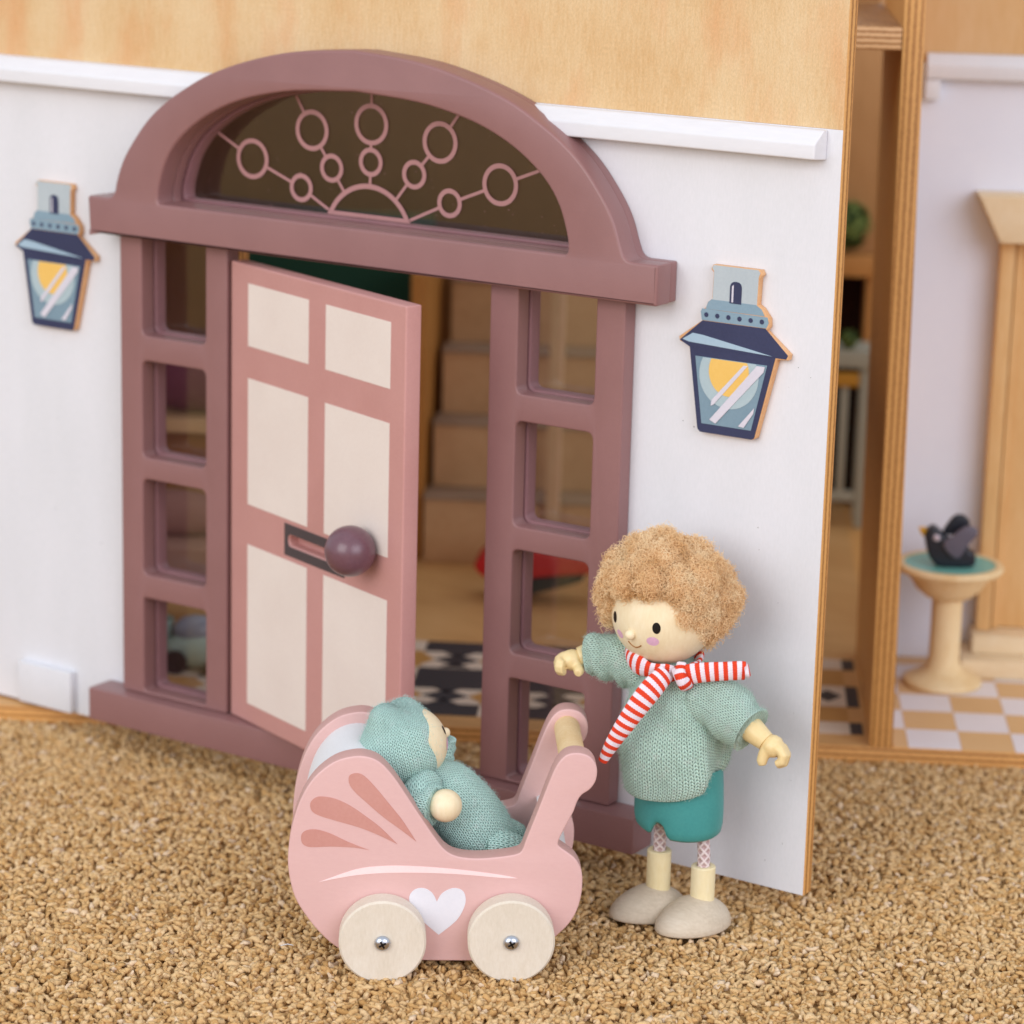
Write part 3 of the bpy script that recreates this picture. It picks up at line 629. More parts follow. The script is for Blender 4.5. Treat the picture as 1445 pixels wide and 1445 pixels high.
put('tracery', pyd(tv, tf), TRACE, fl)
# dust on the panes and a few specks on the paint
def specks(name, n, xr, zr, d, r, mat, parent, ok=lambda x, z: True):
    vs, fs = [], []
    while len(fs) < n:
        x, z = random.uniform(*xr), random.uniform(*zr)
        if not ok(x, z): continue
        q = r * random.uniform(.5, 1.3); i = len(vs)
        vs += [FF(x + q * math.cos(k * 1.047), z + q * math.sin(k * 1.047), d) for k in range(6)]; fs.append(tuple(range(i, i + 6)))
    o = put(name, pyd(vs, fs), mat, parent); o['kind'] = 'stuff'
specks('dust', 60, (-20.6, -7.5), (16.85, 20.1), -.336, .012, TRACE, fl, lambda x, z: ((x - AC) / 6.7) ** 2 + ((z - 16.8) / 3.45) ** 2 < 1)
specks('paint_speck', 16, (-4.2, -.3), (1, 19), .0055, .014, CHAR, front); specks('paint_speck', 8, (-28, -23.9), (2.5, 19), .0055, .014, CHAR, front)

# the door, swung outwards
DA = math.radians(-19.7)
DF = Frame((-18.68, -.50, 0), (math.cos(DA), math.sin(DA), 0))
DW = 8.62
slot = rect(3.18, 7.86, 5.6, 8.02, .07)
slot = [(a, z) for a, z in rnd_poly([(3.1, 7.7), (5.7, 7.7), (5.7, 7.98), (3.1, 7.98)], .13, 5)]
door = cutout('door', [rect(0, 1.9, DW, 15.3, .05), slot], -.5, 0, DF, DOORP, front, .05, 3)
for a0, a1 in ((.93, 4.03), (4.87, 7.95)):
    for z0, z1 in ((13.0, 14.78), (8.42, 12.08), (2.48, 7.24)):
        cutout('panel', [rect(a0, z0, a1, z1)], .0, .012, DF, CREAM, door, .003, 0)
cutout('letter_plate', [rect(2.88, 7.38, 5.9, 8.3), [(a, z) for a, z in rnd_poly([(3.06, 7.66), (5.74, 7.66), (5.74, 8.02), (3.06, 8.02)], .16, 5)]], .0, .016, DF, CHAR, door, .003, 0)
box('slot_back', (2.9, 7.5, -.48), (5.8, 8.2, -.3), DOORP, door, .02, DF)
kn = ball(DF(7.08, 8.5, .62), .69, 40, 28); put('knob', kn, KNOB, door)
put('knob_stem', lathe([(.2, 0), (.16, .06), (.16, .3)], DF(7.08, 8.5, .0), 24, DF.n), KNOB, door)

# ---------------------------------------------------------------- wall lanterns (printed plywood cut-outs)
NAVY = paint('lantern_navy', '#2c3150', '#363b5c', .5, 16, .1); GRYL = paint('lantern_pale_grey', '#aeb8be', '#bcc5c9', .55, 14, .12)
BLG = paint('lantern_blue_grey', '#7d97a8', '#8ba4b3', .55, 14, .12); SKY = paint('lantern_sky', '#9db6c8', '#a9c0d0', .5, 12, .08)
GLS = paint('lantern_glass_print', '#748d9d', '#8099a8', .55, 14, .1); GLS2 = paint('lantern_halo_print', '#a3b7be', '#b2c3c8', .55, 14, .1)
YEL = paint('lantern_glow_print', '#e8b95c', '#eec26c', .5, 14, .1); REF = paint('lantern_reflection_print', '#cfcbd6', '#dad5df', .5, 12, .08)
EDG = wood('lantern_edge_wood', '#c98f5e', '#dba878', '#e6ba8c', (1, 1, 1), 12)
def lantern(cx, cz, label, blurry=False):
    root = empty('wall_lantern', (cx, -.01, cz - 2.2), label, 'lantern', 'lanterns printed on plywood beside the arched doorway')
    fr = Frame((cx, 0, cz), (1, 0, 0))
    o = [(-.72, 2.2), (.68, 2.2), (.74, 2.08), (.66, 1.98), (.64, 1.3), (.78, 1.22), (.88, 1.1), (.98, .98), (1.0, .78), (.92, .66), (1.62, .12), (1.6, -.02), (1.28, -.04), (.76, -2.16), (.66, -2.22), (-.9, -2.22), (-1.0, -2.12), (-1.34, .04), (-1.62, .1), (-1.66, .22), (-.98, .72), (-1.02, .98), (-.88, 1.08), (-.84, 1.22), (-.72, 1.28), (-.7, 2.0), (-.78, 2.08)]
    o = [(x * .972, z * .985) for x, z in o]
    cutout('plywood_back', [o], .006, .215, fr, EDG, root, .02, 2)
    def sh(name, pts, z, mat, par=root): return cutout(name, [pts], z - .065, z - .057, fr, mat, par, .002, 0)
    sh('cap', [(-.68, 1.26), (.6, 1.26), (.62, 1.98), (.66, 2.1), (.6, 2.16), (-.68, 2.16), (-.72, 2.08), (-.66, 2.0)], .281, GRYL)
    k = sh('cap_slot', rnd_poly([(-.18, 1.24), (.16, 1.24), (.16, 1.8), (-.18, 1.8)], [0, 0, .17, .17], 6), .29, NAVY)
    sh('slot_shine', [(-.12, 1.27), (-.07, 1.27), (-.07, 1.72), (-.12, 1.68)], .299, REF)
    sh('collar', [(-.86, 1.02), (.84, 1.02), (.74, 1.18), (.58, 1.28), (-.7, 1.28), (-.8, 1.2)], .2815, BLG)
    band = sh('band', [(-.96, .72), (.9, .72), (.96, .86), (.92, 1.0), (-.96, 1.02), (-1.0, .94)], .282, GRYL if False else BLG)
    for i in range(6): sh('rivet', [(-.83 + i * .32 + .065 * math.cos(t * .785), .87 + .065 * math.sin(t * .785)) for t in range(8)], .291, NAVY, band)
    sh('roof', [(-.94, .71), (.88, .71), (1.55, .1), (1.5, .0), (1.22, .0), (-1.3, .0), (-1.58, .14)], .2825, NAVY)
    sh('roof_shine', [(-1.5, .17), (-1.2, .36), (-.9, .34), (1.12, -.0 + .03), (-1.3, .12)], .2915, SKY)
    sh('lantern_frame', [(-1.28, -.001), (1.2, -.001), (.7, -2.14), (.62, -2.18), (-.88, -2.18), (-.96, -2.1)], .2828, NAVY)
    g = [(-1.1, -.22), (.98, -.22), (.6, -1.95), (-.84, -1.95)]
    gl = sh('glass', g, .2915, GLS)
    def clip(pts):    # keep points inside the glass outline
        out = []
        for x, z in pts:
            z = min(z, -.23); tt = (-.22 - z) / 1.73; x = max(x, -1.1 + .26 * tt + .01); x = min(x, .98 - .38 * tt - .01); out.append((x, max(z, -1.94)))
        return out
    sh('halo', clip([(-.1 + .86 * math.cos(t / 40 * 6.2832), -.62 + .86 * math.sin(t / 40 * 6.2832)) for t in range(40)]), .3, GLS2, gl)
    sh('glow', clip([(-.1 + .58 * math.cos(t / 40 * 6.2832), -.52 + .64 * math.sin(t / 40 * 6.2832)) for t in range(40)]), .3085, YEL, gl)
    sh('reflection', [(.7, -.26), (.93, -.26), (.9, -.4), (-.42, -1.9), (-.6, -1.82)], .317, REF, gl)
    sh('reflection', [(.32, -.3), (.44, -.3), (-.5, -1.42), (-.58, -1.45), (-.56, -1.3)], .3175, REF, gl)
    sh('reflection', [(.68, -1.35), (.66, -1.5), (.4, -1.9), (.24, -1.88)], .317, REF, gl)
    return root
lantern(-2.65, 14.62, 'printed wooden wall lantern right of the arched doorway above the doll')
lantern(-25.55, 14.68, 'printed wooden wall lantern left of the arched doorway near the picture edge')

# ================================================================= THE PRAM
PA = math.radians(35.5); PU = Vector((math.cos(PA), math.sin(PA), 0)); PN = Vector((-math.sin(PA), math.cos(PA), 0))
PO = Vector((-6.37, -9.92, 0)); PF = Frame(PO + PN * .62, PU)       # front face plane of the near side; depth goes -n
pram = empty('toy_pram', PF(1.5, .0, -2), 'pink wooden toy pram with heart, drop shapes and pale wheels on carpet', 'pram')
PR_OUT = [(-2.34, 2.81), (-2.28, 3.48), (-2.12, 4.14), (-1.89, 4.66), (-1.61, 5.03), (-1.22, 5.33), (-.82, 5.46), (-.48, 5.47), (-.13, 5.33), (.21, 4.96), (.57, 4.42), (.92, 3.88), (1.27, 3.36), (1.51, 3.07), (1.8, 2.92), (2.26, 2.87), (2.78, 2.91), (3.2, 2.98), (3.37, 3.08), (3.48, 3.39), (3.77, 4.21), (4.01, 4.91), (4.17, 5.3), (4.34, 5.52), (4.53, 5.61), (4.76, 5.61), (4.98, 5.52), (5.12, 5.33), (5.16, 5.12), (5.12, 4.88), (4.99, 4.68), (4.8, 4.54), (4.69, 4.35), (4.61, 4.1), (4.45, 3.76), (4.34, 3.52), (4.26, 3.3), (4.31, 3.19), (4.52, 3.04), (4.72, 2.86), (4.86, 2.56), (4.89, 2.19), (4.85, 1.82), (4.75, 1.47), (4.58, 1.17), (4.36, .93), (4.02, .63), (3.5, .33), (2.92, .2), (1.76, .18), (.99, .18), (.17, .18), (-.55, .26), (-1.11, .5), (-1.57, .92), (-1.92, 1.38), (-2.16, 1.81), (-2.29, 2.3)]
PO_S = smooth_closed(PR_OUT, 3)
TK = .62
PINKE = paint('pram_edge_paint', '#c69b94', '#d0a69e', .5, 13, .16, .3)
near = cutout('side_panel', [PO_S], -TK, 0, PF, PINKP, pram, .045, 3)
far = cutout('side_panel', [PO_S], -3.45 - TK, -3.45, PF, PINKP, pram, .045, 3)
for pn_ in (near, far):          # the sawn edge took the paint darker
    pn_.data.materials.append(PINKE)
    for pg in pn_.data.polygons:
        if abs(pg.normal.dot(PF.n)) < .45: pg.material_index = 1
def dec(name, pts, mat, d=.0, sub=3): return cutout(name, [smooth_closed(pts, sub)], d, d + .01, PF, mat, near, .002, 0)
def decs(name, pts, mat, tips):
    """smooth outline with sharp tips at given indices: built from open pieces"""
    n = len(pts); out = []
    t = tips + [tips[0] + n]
    for a, b_ in zip(t[:-1], t[1:]): out += smooth_closed([pts[k % n] for k in range(a, b_ + 1)], 3, False)[:-1]
    return cutout(name, [out], .0, .01, PF, mat, near, .002, 0)
decs('drop_print', [(-2.02, 3.33), (-2.0, 3.48), (-1.88, 3.57), (-1.65, 3.59), (-1.31, 3.49), (-.88, 3.28), (-.36, 3.07), (-.73, 3.13), (-1.31, 3.15), (-1.79, 3.13), (-1.97, 3.2)], PINKD, [6])
decs('drop_print', [(-1.8, 4.15), (-1.79, 4.3), (-1.66, 4.42), (-1.49, 4.44), (-1.18, 4.38), (-.83, 4.21), (-.46, 3.95), (-.08, 3.65), (.33, 3.23), (-.16, 3.47), (-.6, 3.65), (-1.08, 3.79), (-1.54, 3.93), (-1.73, 4.03)], PINKD, [8])
decs('drop_print', [(-.88, 4.92), (-.83, 5.01), (-.68, 5.05), (-.5, 4.98), (-.24, 4.71), (.05, 4.35), (.29, 4.05), (.49, 3.78), (.79, 3.3), (.41, 3.6), (-.03, 3.93), (-.4, 4.26), (-.69, 4.53), (-.85, 4.74)], PINKD, [8])
decs('swoosh_print', [(-1.59, 2.22), (-.73, 2.55), (-.15, 2.65), (.57, 2.67), (1.71, 2.6), (2.86, 2.46), (3.29, 2.37), (2.87, 2.38), (1.71, 2.47), (.43, 2.49), (-.44, 2.44), (-1.01, 2.35)], PINKL, [0, 6])
decs('heart_print', [(1.38, .87), (.97, 1.24), (.7, 1.61), (.64, 1.87), (.78, 2.06), (1.01, 2.09), (1.21, 1.96), (1.32, 1.74), (1.44, 1.96), (1.7, 2.1), (1.93, 2.05), (2.02, 1.87), (2.0, 1.62), (1.81, 1.25)], HEARTW, [0, 7])
sp = smooth_closed([(.1, 4.55), (-.3, 5.0), (-.75, 5.12), (-1.25, 4.93), (-1.68, 4.4), (-1.92, 3.6), (-1.98, 2.8), (-1.88, 2.0), (-1.5, 1.25), (-.9, .72), (0, .52), (2.9, .52), (3.8, .82), (4.3, 1.35), (4.55, 2.1), (4.45, 2.62), (4.15, 2.95), (3.95, 3.3)], 4, False)
sv = []; sf_ = []
for i, (a, z) in enumerate(sp):
    p0 = Vector(sp[max(0, i - 1)]); p1 = Vector(sp[min(len(sp) - 1, i + 1)]); d = (p1 - p0).normalized(); nrm = Vector((d.y, -d.x)) * .07
    for (aa, zz) in ((a + nrm.x, z + nrm.y), (a - nrm.x, z - nrm.y)):
        for dd in (-TK + .02, -3.47): sv.append(PF(aa, zz, dd))
for i in range(len(sp) - 1):
    j = i * 4; k = j + 4; sf_ += [(j, j + 1, k + 1, k), (j + 2, k + 2, k + 3, j + 3)]
sf_ += [(0, 2, 3, 1), (k, k + 1, k + 3, k + 2)]
put('body_shell', sm(pyd(sv, sf_), 50), SHELLW, pram)
put('mattress', bev(join([pyd([PF(a, z, d) for a in (-1.4, 4.2) for z in (.62, 1.55) for d in (-3.4, -TK - .03)], [(0, 1, 3, 2), (4, 6, 7, 5), (0, 4, 5, 1), (2, 3, 7, 6), (0, 2, 6, 4), (1, 5, 7, 3)])]), .15, 3), SHELLW, pram)
HNDW = wood('handle_dowel_wood', '#d9b57e', '#e6c694', '#efd5aa', (1, 1, 1), 16, .6, .25)
kc = PF(4.62, 5.12, -TK + .02); me = lathe([(.02, 0), (.33, 0), (.33, 2.86), (.02, 2.86)], kc, 32, -PF.n); put('handle', me, HNDW, pram)
def wheel(a, z, side):
    """side +1 near, -1 far"""
    d0 = .02 if side > 0 else -3.45 - TK - .02
    prof = [(.1, 0), (1.02, 0), (1.07, .05), (1.07, .55), (1.02, .6), (.05, .6)]
    ax = PF.n * side; c = PF(a, z, d0)
    wh = put('wheel', lathe(prof, c, 56, ax), MAPLE, pram)
    hd = lathe([(.19, .6), (.2, .64), (.17, .7), (.1, .74), (.01, .75)], c, 28, ax); s = put('screw', hd, STEEL, wh)
    cr = []
    for q in (0, 1):
        u2 = (PF.u if q else PF.v); u2 = (PF.u * math.cos(.5 + q * 1.571) + PF.v * math.sin(.5 + q * 1.571)); v2 = ax.cross(u2)
        pc = c + ax * .735
        cr.append(pyd([pc + u2 * sx * .095 + v2 * sy * .024 + ax * sz * .03 for sx in (-1, 1) for sy in (-1, 1) for sz in (0, 1)], [(0, 1, 3, 2), (4, 6, 7, 5), (0, 4, 5, 1), (2, 3, 7, 6), (0, 2, 6, 4), (1, 5, 7, 3)]))
    put('screw_slot', join(cr), BLACK, pram if False else wh)
for a, z in ((0, .9), (3.15, .94)):
    wheel(a, z, 1); wheel(a, z, -1)

# ================================================================= FIBRES
def fibres(name, roots, normals, length, radius, curl, mat, parent, npt=6, lift=1.0, jitter=.35, kind='stuff'):
    n = len(roots); roots = np.array(roots); N = np.array(normals)
    d = N + rng.normal(0, jitter, (n, 3)); d /= np.linalg.norm(d, axis=1)[:, None]
    a = np.cross(d, rng.normal(0, 1, (n, 3))); a /= np.linalg.norm(a, axis=1)[:, None]; b_ = np.cross(d, a)
    L = length * rng.uniform(.5, 1.3, n); t = np.linspace(0, 1, npt); ph = rng.uniform(0, 6.28, n); tr = rng.uniform(.7, 1.6, n)
    ang = ph[:, None] + t[None, :] * 6.28 * tr[:, None]; env = np.minimum(t * 3, 1)[None, :] * curl
    P = roots[:, None, :] + d[:, None, :] * (t[None, :] * L[:, None])[..., None] * lift + a[:, None, :] * (np.cos(ang) * env)[..., None] + b_[:, None, :] * (np.sin(ang) * env)[..., None]
    P -= (a * np.cos(ph)[:, None] * 0)[:, None, :]
    hc = bpy.data.hair_curves.new(name); hc.add_curves([npt] * n)
    hc.attributes['position'].data.foreach_set('vector', P.ravel().astype(np.float32))
    ra = hc.attributes.get('radius') or hc.attributes.new('radius', 'FLOAT', 'POINT')
    ra.data.foreach_set('value', np.tile(radius * (1 - .55 * t), n).astype(np.float32))
    hc.materials.append(mat)
    o = bpy.data.objects.new(name, hc); C.objects.link(o)
    if parent is not None:
        o.parent = parent; off = Vector(parent.location) if parent.type == 'EMPTY' else Vector((0, 0, 0))
        o.matrix_parent_inverse = Matrix.Translation(-off)
    o['kind'] = kind
    return o
def scatter(me, n, keep=None):
    me.calc_loop_triangles(); tris = np.empty(len(me.loop_triangles) * 3, np.int32); me.loop_triangles.foreach_get('vertices', tris); tris = tris.reshape(-1, 3)
    co = np.empty(len(me.vertices) * 3, np.float32); me.vertices.foreach_get('co', co); co = co.reshape(-1, 3)
    A, B, D = co[tris[:, 0]], co[tris[:, 1]], co[tris[:, 2]]; cr = np.cross(B - A, D - A); ar = np.linalg.norm(cr, axis=1) + 1e-12
    pick = rng.choice(len(tris), n, p=ar / ar.sum()); u, v = rng.random(n), rng.random(n); f = u + v > 1; u[f] = 1 - u[f]; v[f] = 1 - v[f]
    P = A[pick] + (B - A)[pick] * u[:, None] + (D - A)[pick] * v[:, None]; N = (cr / ar[:, None])[pick]
    if keep is not None:
        k = keep(P, N); P, N = P[k], N[k]
    return P, N
FUZZ = flat('wool_fuzz', '#bccfc2', .9); FUZZB = flat('mint_wool_fuzz', '#bcd8d0', .9)
HAIRM, nt, b = newmat('curly_hair_fibre'); v = coords(nt); n1 = noisen(nt, v, 1.6, 3, .6)
lk(nt, ramp(nt, n1, [(.3, '#dfb37c'), (.5, '#eeca9a'), (.7, '#f8e0b8')]), b.inputs['Base Color']); b.inputs['Roughness'].default_value = .7
b.inputs['Specular IOR Level'].default_value = .25
HAIRB = flat('hair_felt', '#dcb382', .95)

# ================================================================= THE DOLL
UDv = Vector((UD[0], UD[1], 0)); FWv = Vector((FW[0], FW[1], 0)); ODv = Vector((OD[0], OD[1], 0))
def P3(s, z, t=0): return ODv + UDv * s + FWv * t + Vector((0, 0, z))
doll = empty('boy_doll', P3(-.4, .05, .4), 'wooden doll with fluffy ginger curls, sage jumper and striped scarf standing by the wall', 'doll')
def shoe(c, ang, L, W, Hh):
    bm = bmesh.new(); bmesh.ops.create_uvsphere(bm, u_segments=36, v_segments=22, radius=1)
    for v in bm.verts:
        x, y, z = v.co
        fx = x * L * (1.0 if x > 0 else .95); wy = y * W * (1 - .12 * max(x, 0) ** 2)
        zz = z * Hh * (1.0 - .28 * max(x, 0)) if z > 0 else z * .16
        v.co = Vector((fx, wy, zz + .1))
    me = bpy.data.meshes.new('s'); bm.to_mesh(me); bm.free(); me.polygons.foreach_set('use_smooth', [True] * len(me.polygons))
    me.transform(Matrix.Translation(c) @ Matrix.Rotation(ang, 4, 'Z')); return me
LR = P3(.2, 0, .02); LL = P3(-.9, 0, .74)
fr_ = Vector((-.30, -.95, 0)); fl_ = Vector((-.52, -.85, 0))
sl = put('shoe', shoe(LL + fl_ * .24, math.atan2(fl_.y, fl_.x), 1.12, .8, .72), FOOTW, doll)
sr = put('shoe', shoe(LR + fr_ * .28, math.atan2(fr_.y, fr_.x), 1.16, .82, .74), FOOTW, doll)
for L_, zt in ((LL, 1.78), (LR, 1.64)):
    put('ankle', lathe([(.05, .45), (.315, .45), (.315, zt - .03), (.29, zt), (.18, zt), (.17, zt - .1)], L_, 32), ANKLE, doll)
    top = P3(-.9, 3.1, .7) if L_ is LL else P3(.14, 3.1, .1)
    put('leg', sweep([L_ + Vector((0, 0, zt - .2)), L_ + Vector((.0, 0, zt + .3)), (L_ + top) / 2 + Vector((0, 0, (zt + .5) / 2 - .0)) if False else L_.lerp(top, .6) + Vector((0, 0, .0)) + Vector((0, 0, zt * .35)), top], [.165] * 4, 16), ROPE, doll)
# shorts: turned block, elliptical, open notch above the left leg
SC_ = P3(-.47, 0, .4); nx = 72; vs = []; fs = []
rings = [(3.0, .0, -1), (2.98, .82, -1), (2.72, .9, 0), (2.60, .96, 0), (2.66, 1.02, 0), (2.85, 1.05, 1), (3.1, 1.055, 1), (3.6, 1.04, 1), (4.3, 1.0, 1)]
for zi, rr_, kd in rings:
    for k in range(nx):
        a = 2 * math.pi * k / nx
        dn = (a - math.radians(268)); dn = (dn + math.pi) % (2 * math.pi) - math.pi
        lift = .36 * math.exp(-(dn / .19) ** 4) if zi < 3.0 and kd >= 0 else 0
        zc = max(zi, 2.6) + lift * (1.0 if zi < 2.8 else .55)
        zc -= .14 * math.cos(a - math.radians(-45)) if zi < 2.9 and kd >= 0 else 0
        vs.append(SC_ + Vector((math.cos(a) * rr_ * 1.13, math.sin(a) * rr_ * .95, zc if kd >= 0 else zi)))
for i in range(len(rings) - 1):
    for k in range(nx): fs.append((i * nx + k, i * nx + (k + 1) % nx, (i + 1) * nx + (k + 1) % nx, (i + 1) * nx + k))
me = pyd(vs, fs); bm = bmesh.new(); bm.from_mesh(me); bmesh.ops.remove_doubles(bm, verts=bm.verts, dist=1e-4); bmesh.ops.recalc_face_normals(bm, faces=bm.faces); bm.to_mesh(me); bm.free()
me.polygons.foreach_set('use_smooth', [True] * len(me.polygons)); put('shorts', me, TEAL, doll)

# jumper body: lofted rings with folds; UV in cm
def loft(rings_, n, uvc=None, closed_top=False):
    vs = []; fs = []; m = len(rings_)
    for r in rings_: vs += r
    for i in range(m - 1):
        for k in range(n): fs.append((i * n + k, i * n + (k + 1) % n, (i + 1) * n + (k + 1) % n, (i + 1) * n + k))
    me = pyd(vs, fs); uvl = me.uv_layers.new(name='UVMap'); mid = rings_[m // 2]
    circ = sum((Vector(mid[k]) - Vector(mid[(k + 1) % n])).length for k in range(n)); acc = [0]
    for i in range(1, m): acc.append(acc[-1] + (sum(((Vector(rings_[i][k]) - Vector(rings_[i - 1][k])).length for k in range(0, n, 6))) / len(range(0, n, 6))))
    li = 0
    for i in range(m - 1):
        for k in range(n):
            for c in ((k, i), (k + 1, i), (k + 1, i + 1), (k, i + 1)): uvl.data[li].uv = (c[0] / n * circ, acc[c[1]]); li += 1
    bm = bmesh.new(); bm.from_mesh(me); bmesh.ops.recalc_face_normals(bm, faces=bm.faces); bm.to_mesh(me); bm.free()
    me.polygons.foreach_set('use_smooth', [True] * len(me.polygons)); return me
NX = 144; prof = [(3.86, 1.10, -.6), (3.72, 1.2, -.62), (3.8, 1.27, -.64), (4.0, 1.33, -.62), (4.4, 1.39, -.64), (4.9, 1.41, -.66), (5.4, 1.34, -.68), (5.9, 1.24, -.66), (6.3, 1.15, -.68), (6.65, 1.0, -.74), (6.95, .74, -.84), (7.15, .5, -.92), (7.25, .35, -.95)]
prof = [tuple(p) for p in smooth_closed([Vector(p) for p in prof], 3, False)]
rl = []
for z, r, sc0 in prof:
    ring_ = []
    for k in range(NX):
        a = 2 * math.pi * k / NX; c, s_ = math.cos(a), math.sin(a)      # a=0 -> +s (right), a=-90deg -> towards viewer
        low = max(0, min(1, (5.6 - z) / 1.4))
        # hem drops front-left and rises at the right
        dz = low * (-.16 * math.cos(a - math.radians(245)) + .50 * max(0, math.cos(a - math.radians(-15))) ** 2)
        # overlap fold at front right, softer folds elsewhere
        d1 = (a - math.radians(302) + math.pi) % (2 * math.pi) - math.pi
        st = (1 / (1 + math.exp(-d1 / .035))) 
        fold = .16 * low * math.exp(-max(0, -d1) * 2.0) * (1 - st) - .13 * low * st * math.exp(-max(0, d1) * 2.5)
        d2 = (a - math.radians(338) + math.pi) % (2 * math.pi) - math.pi
        fold += .07 * math.exp(-(d2 / .16) ** 2) * low
        fold += .05 * low * math.sin(a * 5 + 1.3) + .09 * noise.noise(Vector((c * 1.9, s_ * 1.9, z * .8))) + .05 * noise.noise(Vector((c * 4.2 + 3, s_ * 4.2, z * 1.6)))
        # diagonal pull from shoulder to belly
        fold += .07 * math.exp(-((z - 5.9 + 1.1 * (a - math.radians(270))) / .28) ** 2) * max(0, math.cos(a - math.radians(285)))
        rr_ = r * (1 + .05 * low) + fold
        ring_.append(P3(sc0 + c * rr_ * 1.0, z + dz, .4 + s_ * rr_ * .86))
    rl.append(ring_)
jb = put('jumper', loft(rl, NX), KNITS, doll)
box_in = put('jumper_lining', lathe([(.1, 3.9), (1.0, 3.9), (1.1, 4.6), (1.0, 6.2), (.4, 7.0)], P3(-.6, 0, .4), 24), KNITS, doll)
def sleeve(path, rad, n=48, seed=0, flare=None):
    pth = smooth_closed([Vector(p) for p in path], 5, False); rr_ = [v[0] for v in smooth_closed([Vector((r, 0, 0)) for r in rad], 5, False)]
    m_ = len(pth)
    w2 = lambda i, a: .05 * math.sin(3 * a + i * .25 + seed) + .07 * noise.noise(Vector((math.cos(a) * 1.6, math.sin(a) * 1.6, i * .16 + seed * 3))) + .045 * math.sin(i * 1.1 + a * 2 + seed) + .06 * math.sin(i * .9 + a * 1.0 + seed) * math.sin(math.pi * min(1, i / m_)) + .05 * noise.noise(Vector((math.cos(a), math.sin(a), i * .3 + seed)))
    # fold the cuff inwards at the open end
    pth = list(pth); t = (Vector(pth[-1]) - Vector(pth[-2])).normalized()
    pth += [Vector(pth[-1]) + t * .01, Vector(pth[-1]) - t * .15]; rr_ += [rr_[-1] * .88, rr_[-1] * .72]
    return sweep(pth, rr_, n, False, wob=w2)
# right sleeve (towards the viewer's right) and left sleeve
put('sleeve', sleeve([P3(-.45, 6.35, .3), P3(-.05, 6.3, .1), P3(.42, 6.08, -.3), P3(.86, 5.83, -.75), P3(1.14, 5.66, -1.0)], [.66, .74, .72, .66, .6], seed=1), KNITS, doll)
put('sleeve', sleeve([P3(-1.2, 6.5, .5), P3(-1.6, 6.75, .75), P3(-2.1, 6.87, 1.0), P3(-2.6, 6.86, 1.2), P3(-2.88, 6.8, 1.3)], [.62, .66, .62, .56, .48], seed=4), KNITS, doll)
# arms with mitten hands: two curled fingers and a thumb making a grip
def hand(root, tip, curl_dir, sc_=1.0, flip=1):
    """wrist at ROOT, palm towards TIP; fingers curl to CURL_DIR"""
    r_, t_ = Vector(root), Vector(tip); d = (t_ - r_).normalized(); cdv = Vector(curl_dir); cdv = (cdv - d * cdv.dot(d)).normalized(); sd = d.cross(cdv) * flip
    ms = [sweep([r_ - d * .05, r_ + d * .12, r_ + d * .28, r_ + d * .42], [.2 * sc_, .3 * sc_, .31 * sc_, .22 * sc_], 16)]
    for k in range(4):
        o_ = sd * (-.135 + .09 * k) * sc_; ln = [.84, .92, .9, .8][k] * sc_
        b0 = r_ + d * .26 * sc_ + o_ - cdv * .06
        ms.append(sweep([b0, b0 + d * .24 * ln, b0 + d * .42 * ln + cdv * .1 * ln, b0 + d * .47 * ln + cdv * .3 * ln, b0 + d * .36 * ln + cdv * .46 * ln], [.135, .14, .135, .125, .095], 10))
    b0 = r_ + d * .12 + cdv * .12 + sd * -.1
    ms.append(sweep([b0, b0 + cdv * .17 + d * .02, b0 + cdv * .33 + d * .06, b0 + cdv * .42 + d * .12], [.15, .15, .14, .1], 12))
    me = join(ms)
    to = bpy.data.objects.new('tmp', me); C.objects.link(to); md = to.modifiers.new('r', 'REMESH'); md.mode = 'VOXEL'; md.voxel_size = .028; md.use_smooth_shade = True
    s2 = to.modifiers.new('s', 'SMOOTH'); s2.iterations = 3; s2.factor = .5
    me2 = bpy.data.meshes.new_from_object(to.evaluated_get(bpy.context.evaluated_depsgraph_get())); bpy.data.objects.remove(to)
    return me2
wr = P3(1.52, 5.42, -1.2)
put('arm', sweep([P3(.9, 5.82, -.8), P3(1.18, 5.66, -.98), wr], [.34, .33, .25], 24), HANDW, doll)
put('hand', hand(wr, P3(2.1, 5.12, -1.5), Vector((0, 0, -1)) + UDv * -.3, .95), HANDW, doll)
wl = P3(-3.12, 6.74, 1.28)
put('arm', sweep([P3(-2.6, 6.86, 1.2), P3(-2.9, 6.82, 1.3), wl], [.3, .31, .27], 20), HANDW, doll)
put('hand', hand(wl, P3(-3.6, 6.62, 1.15), -FWv + Vector((0, 0, -.3)), .9), HANDW, doll)
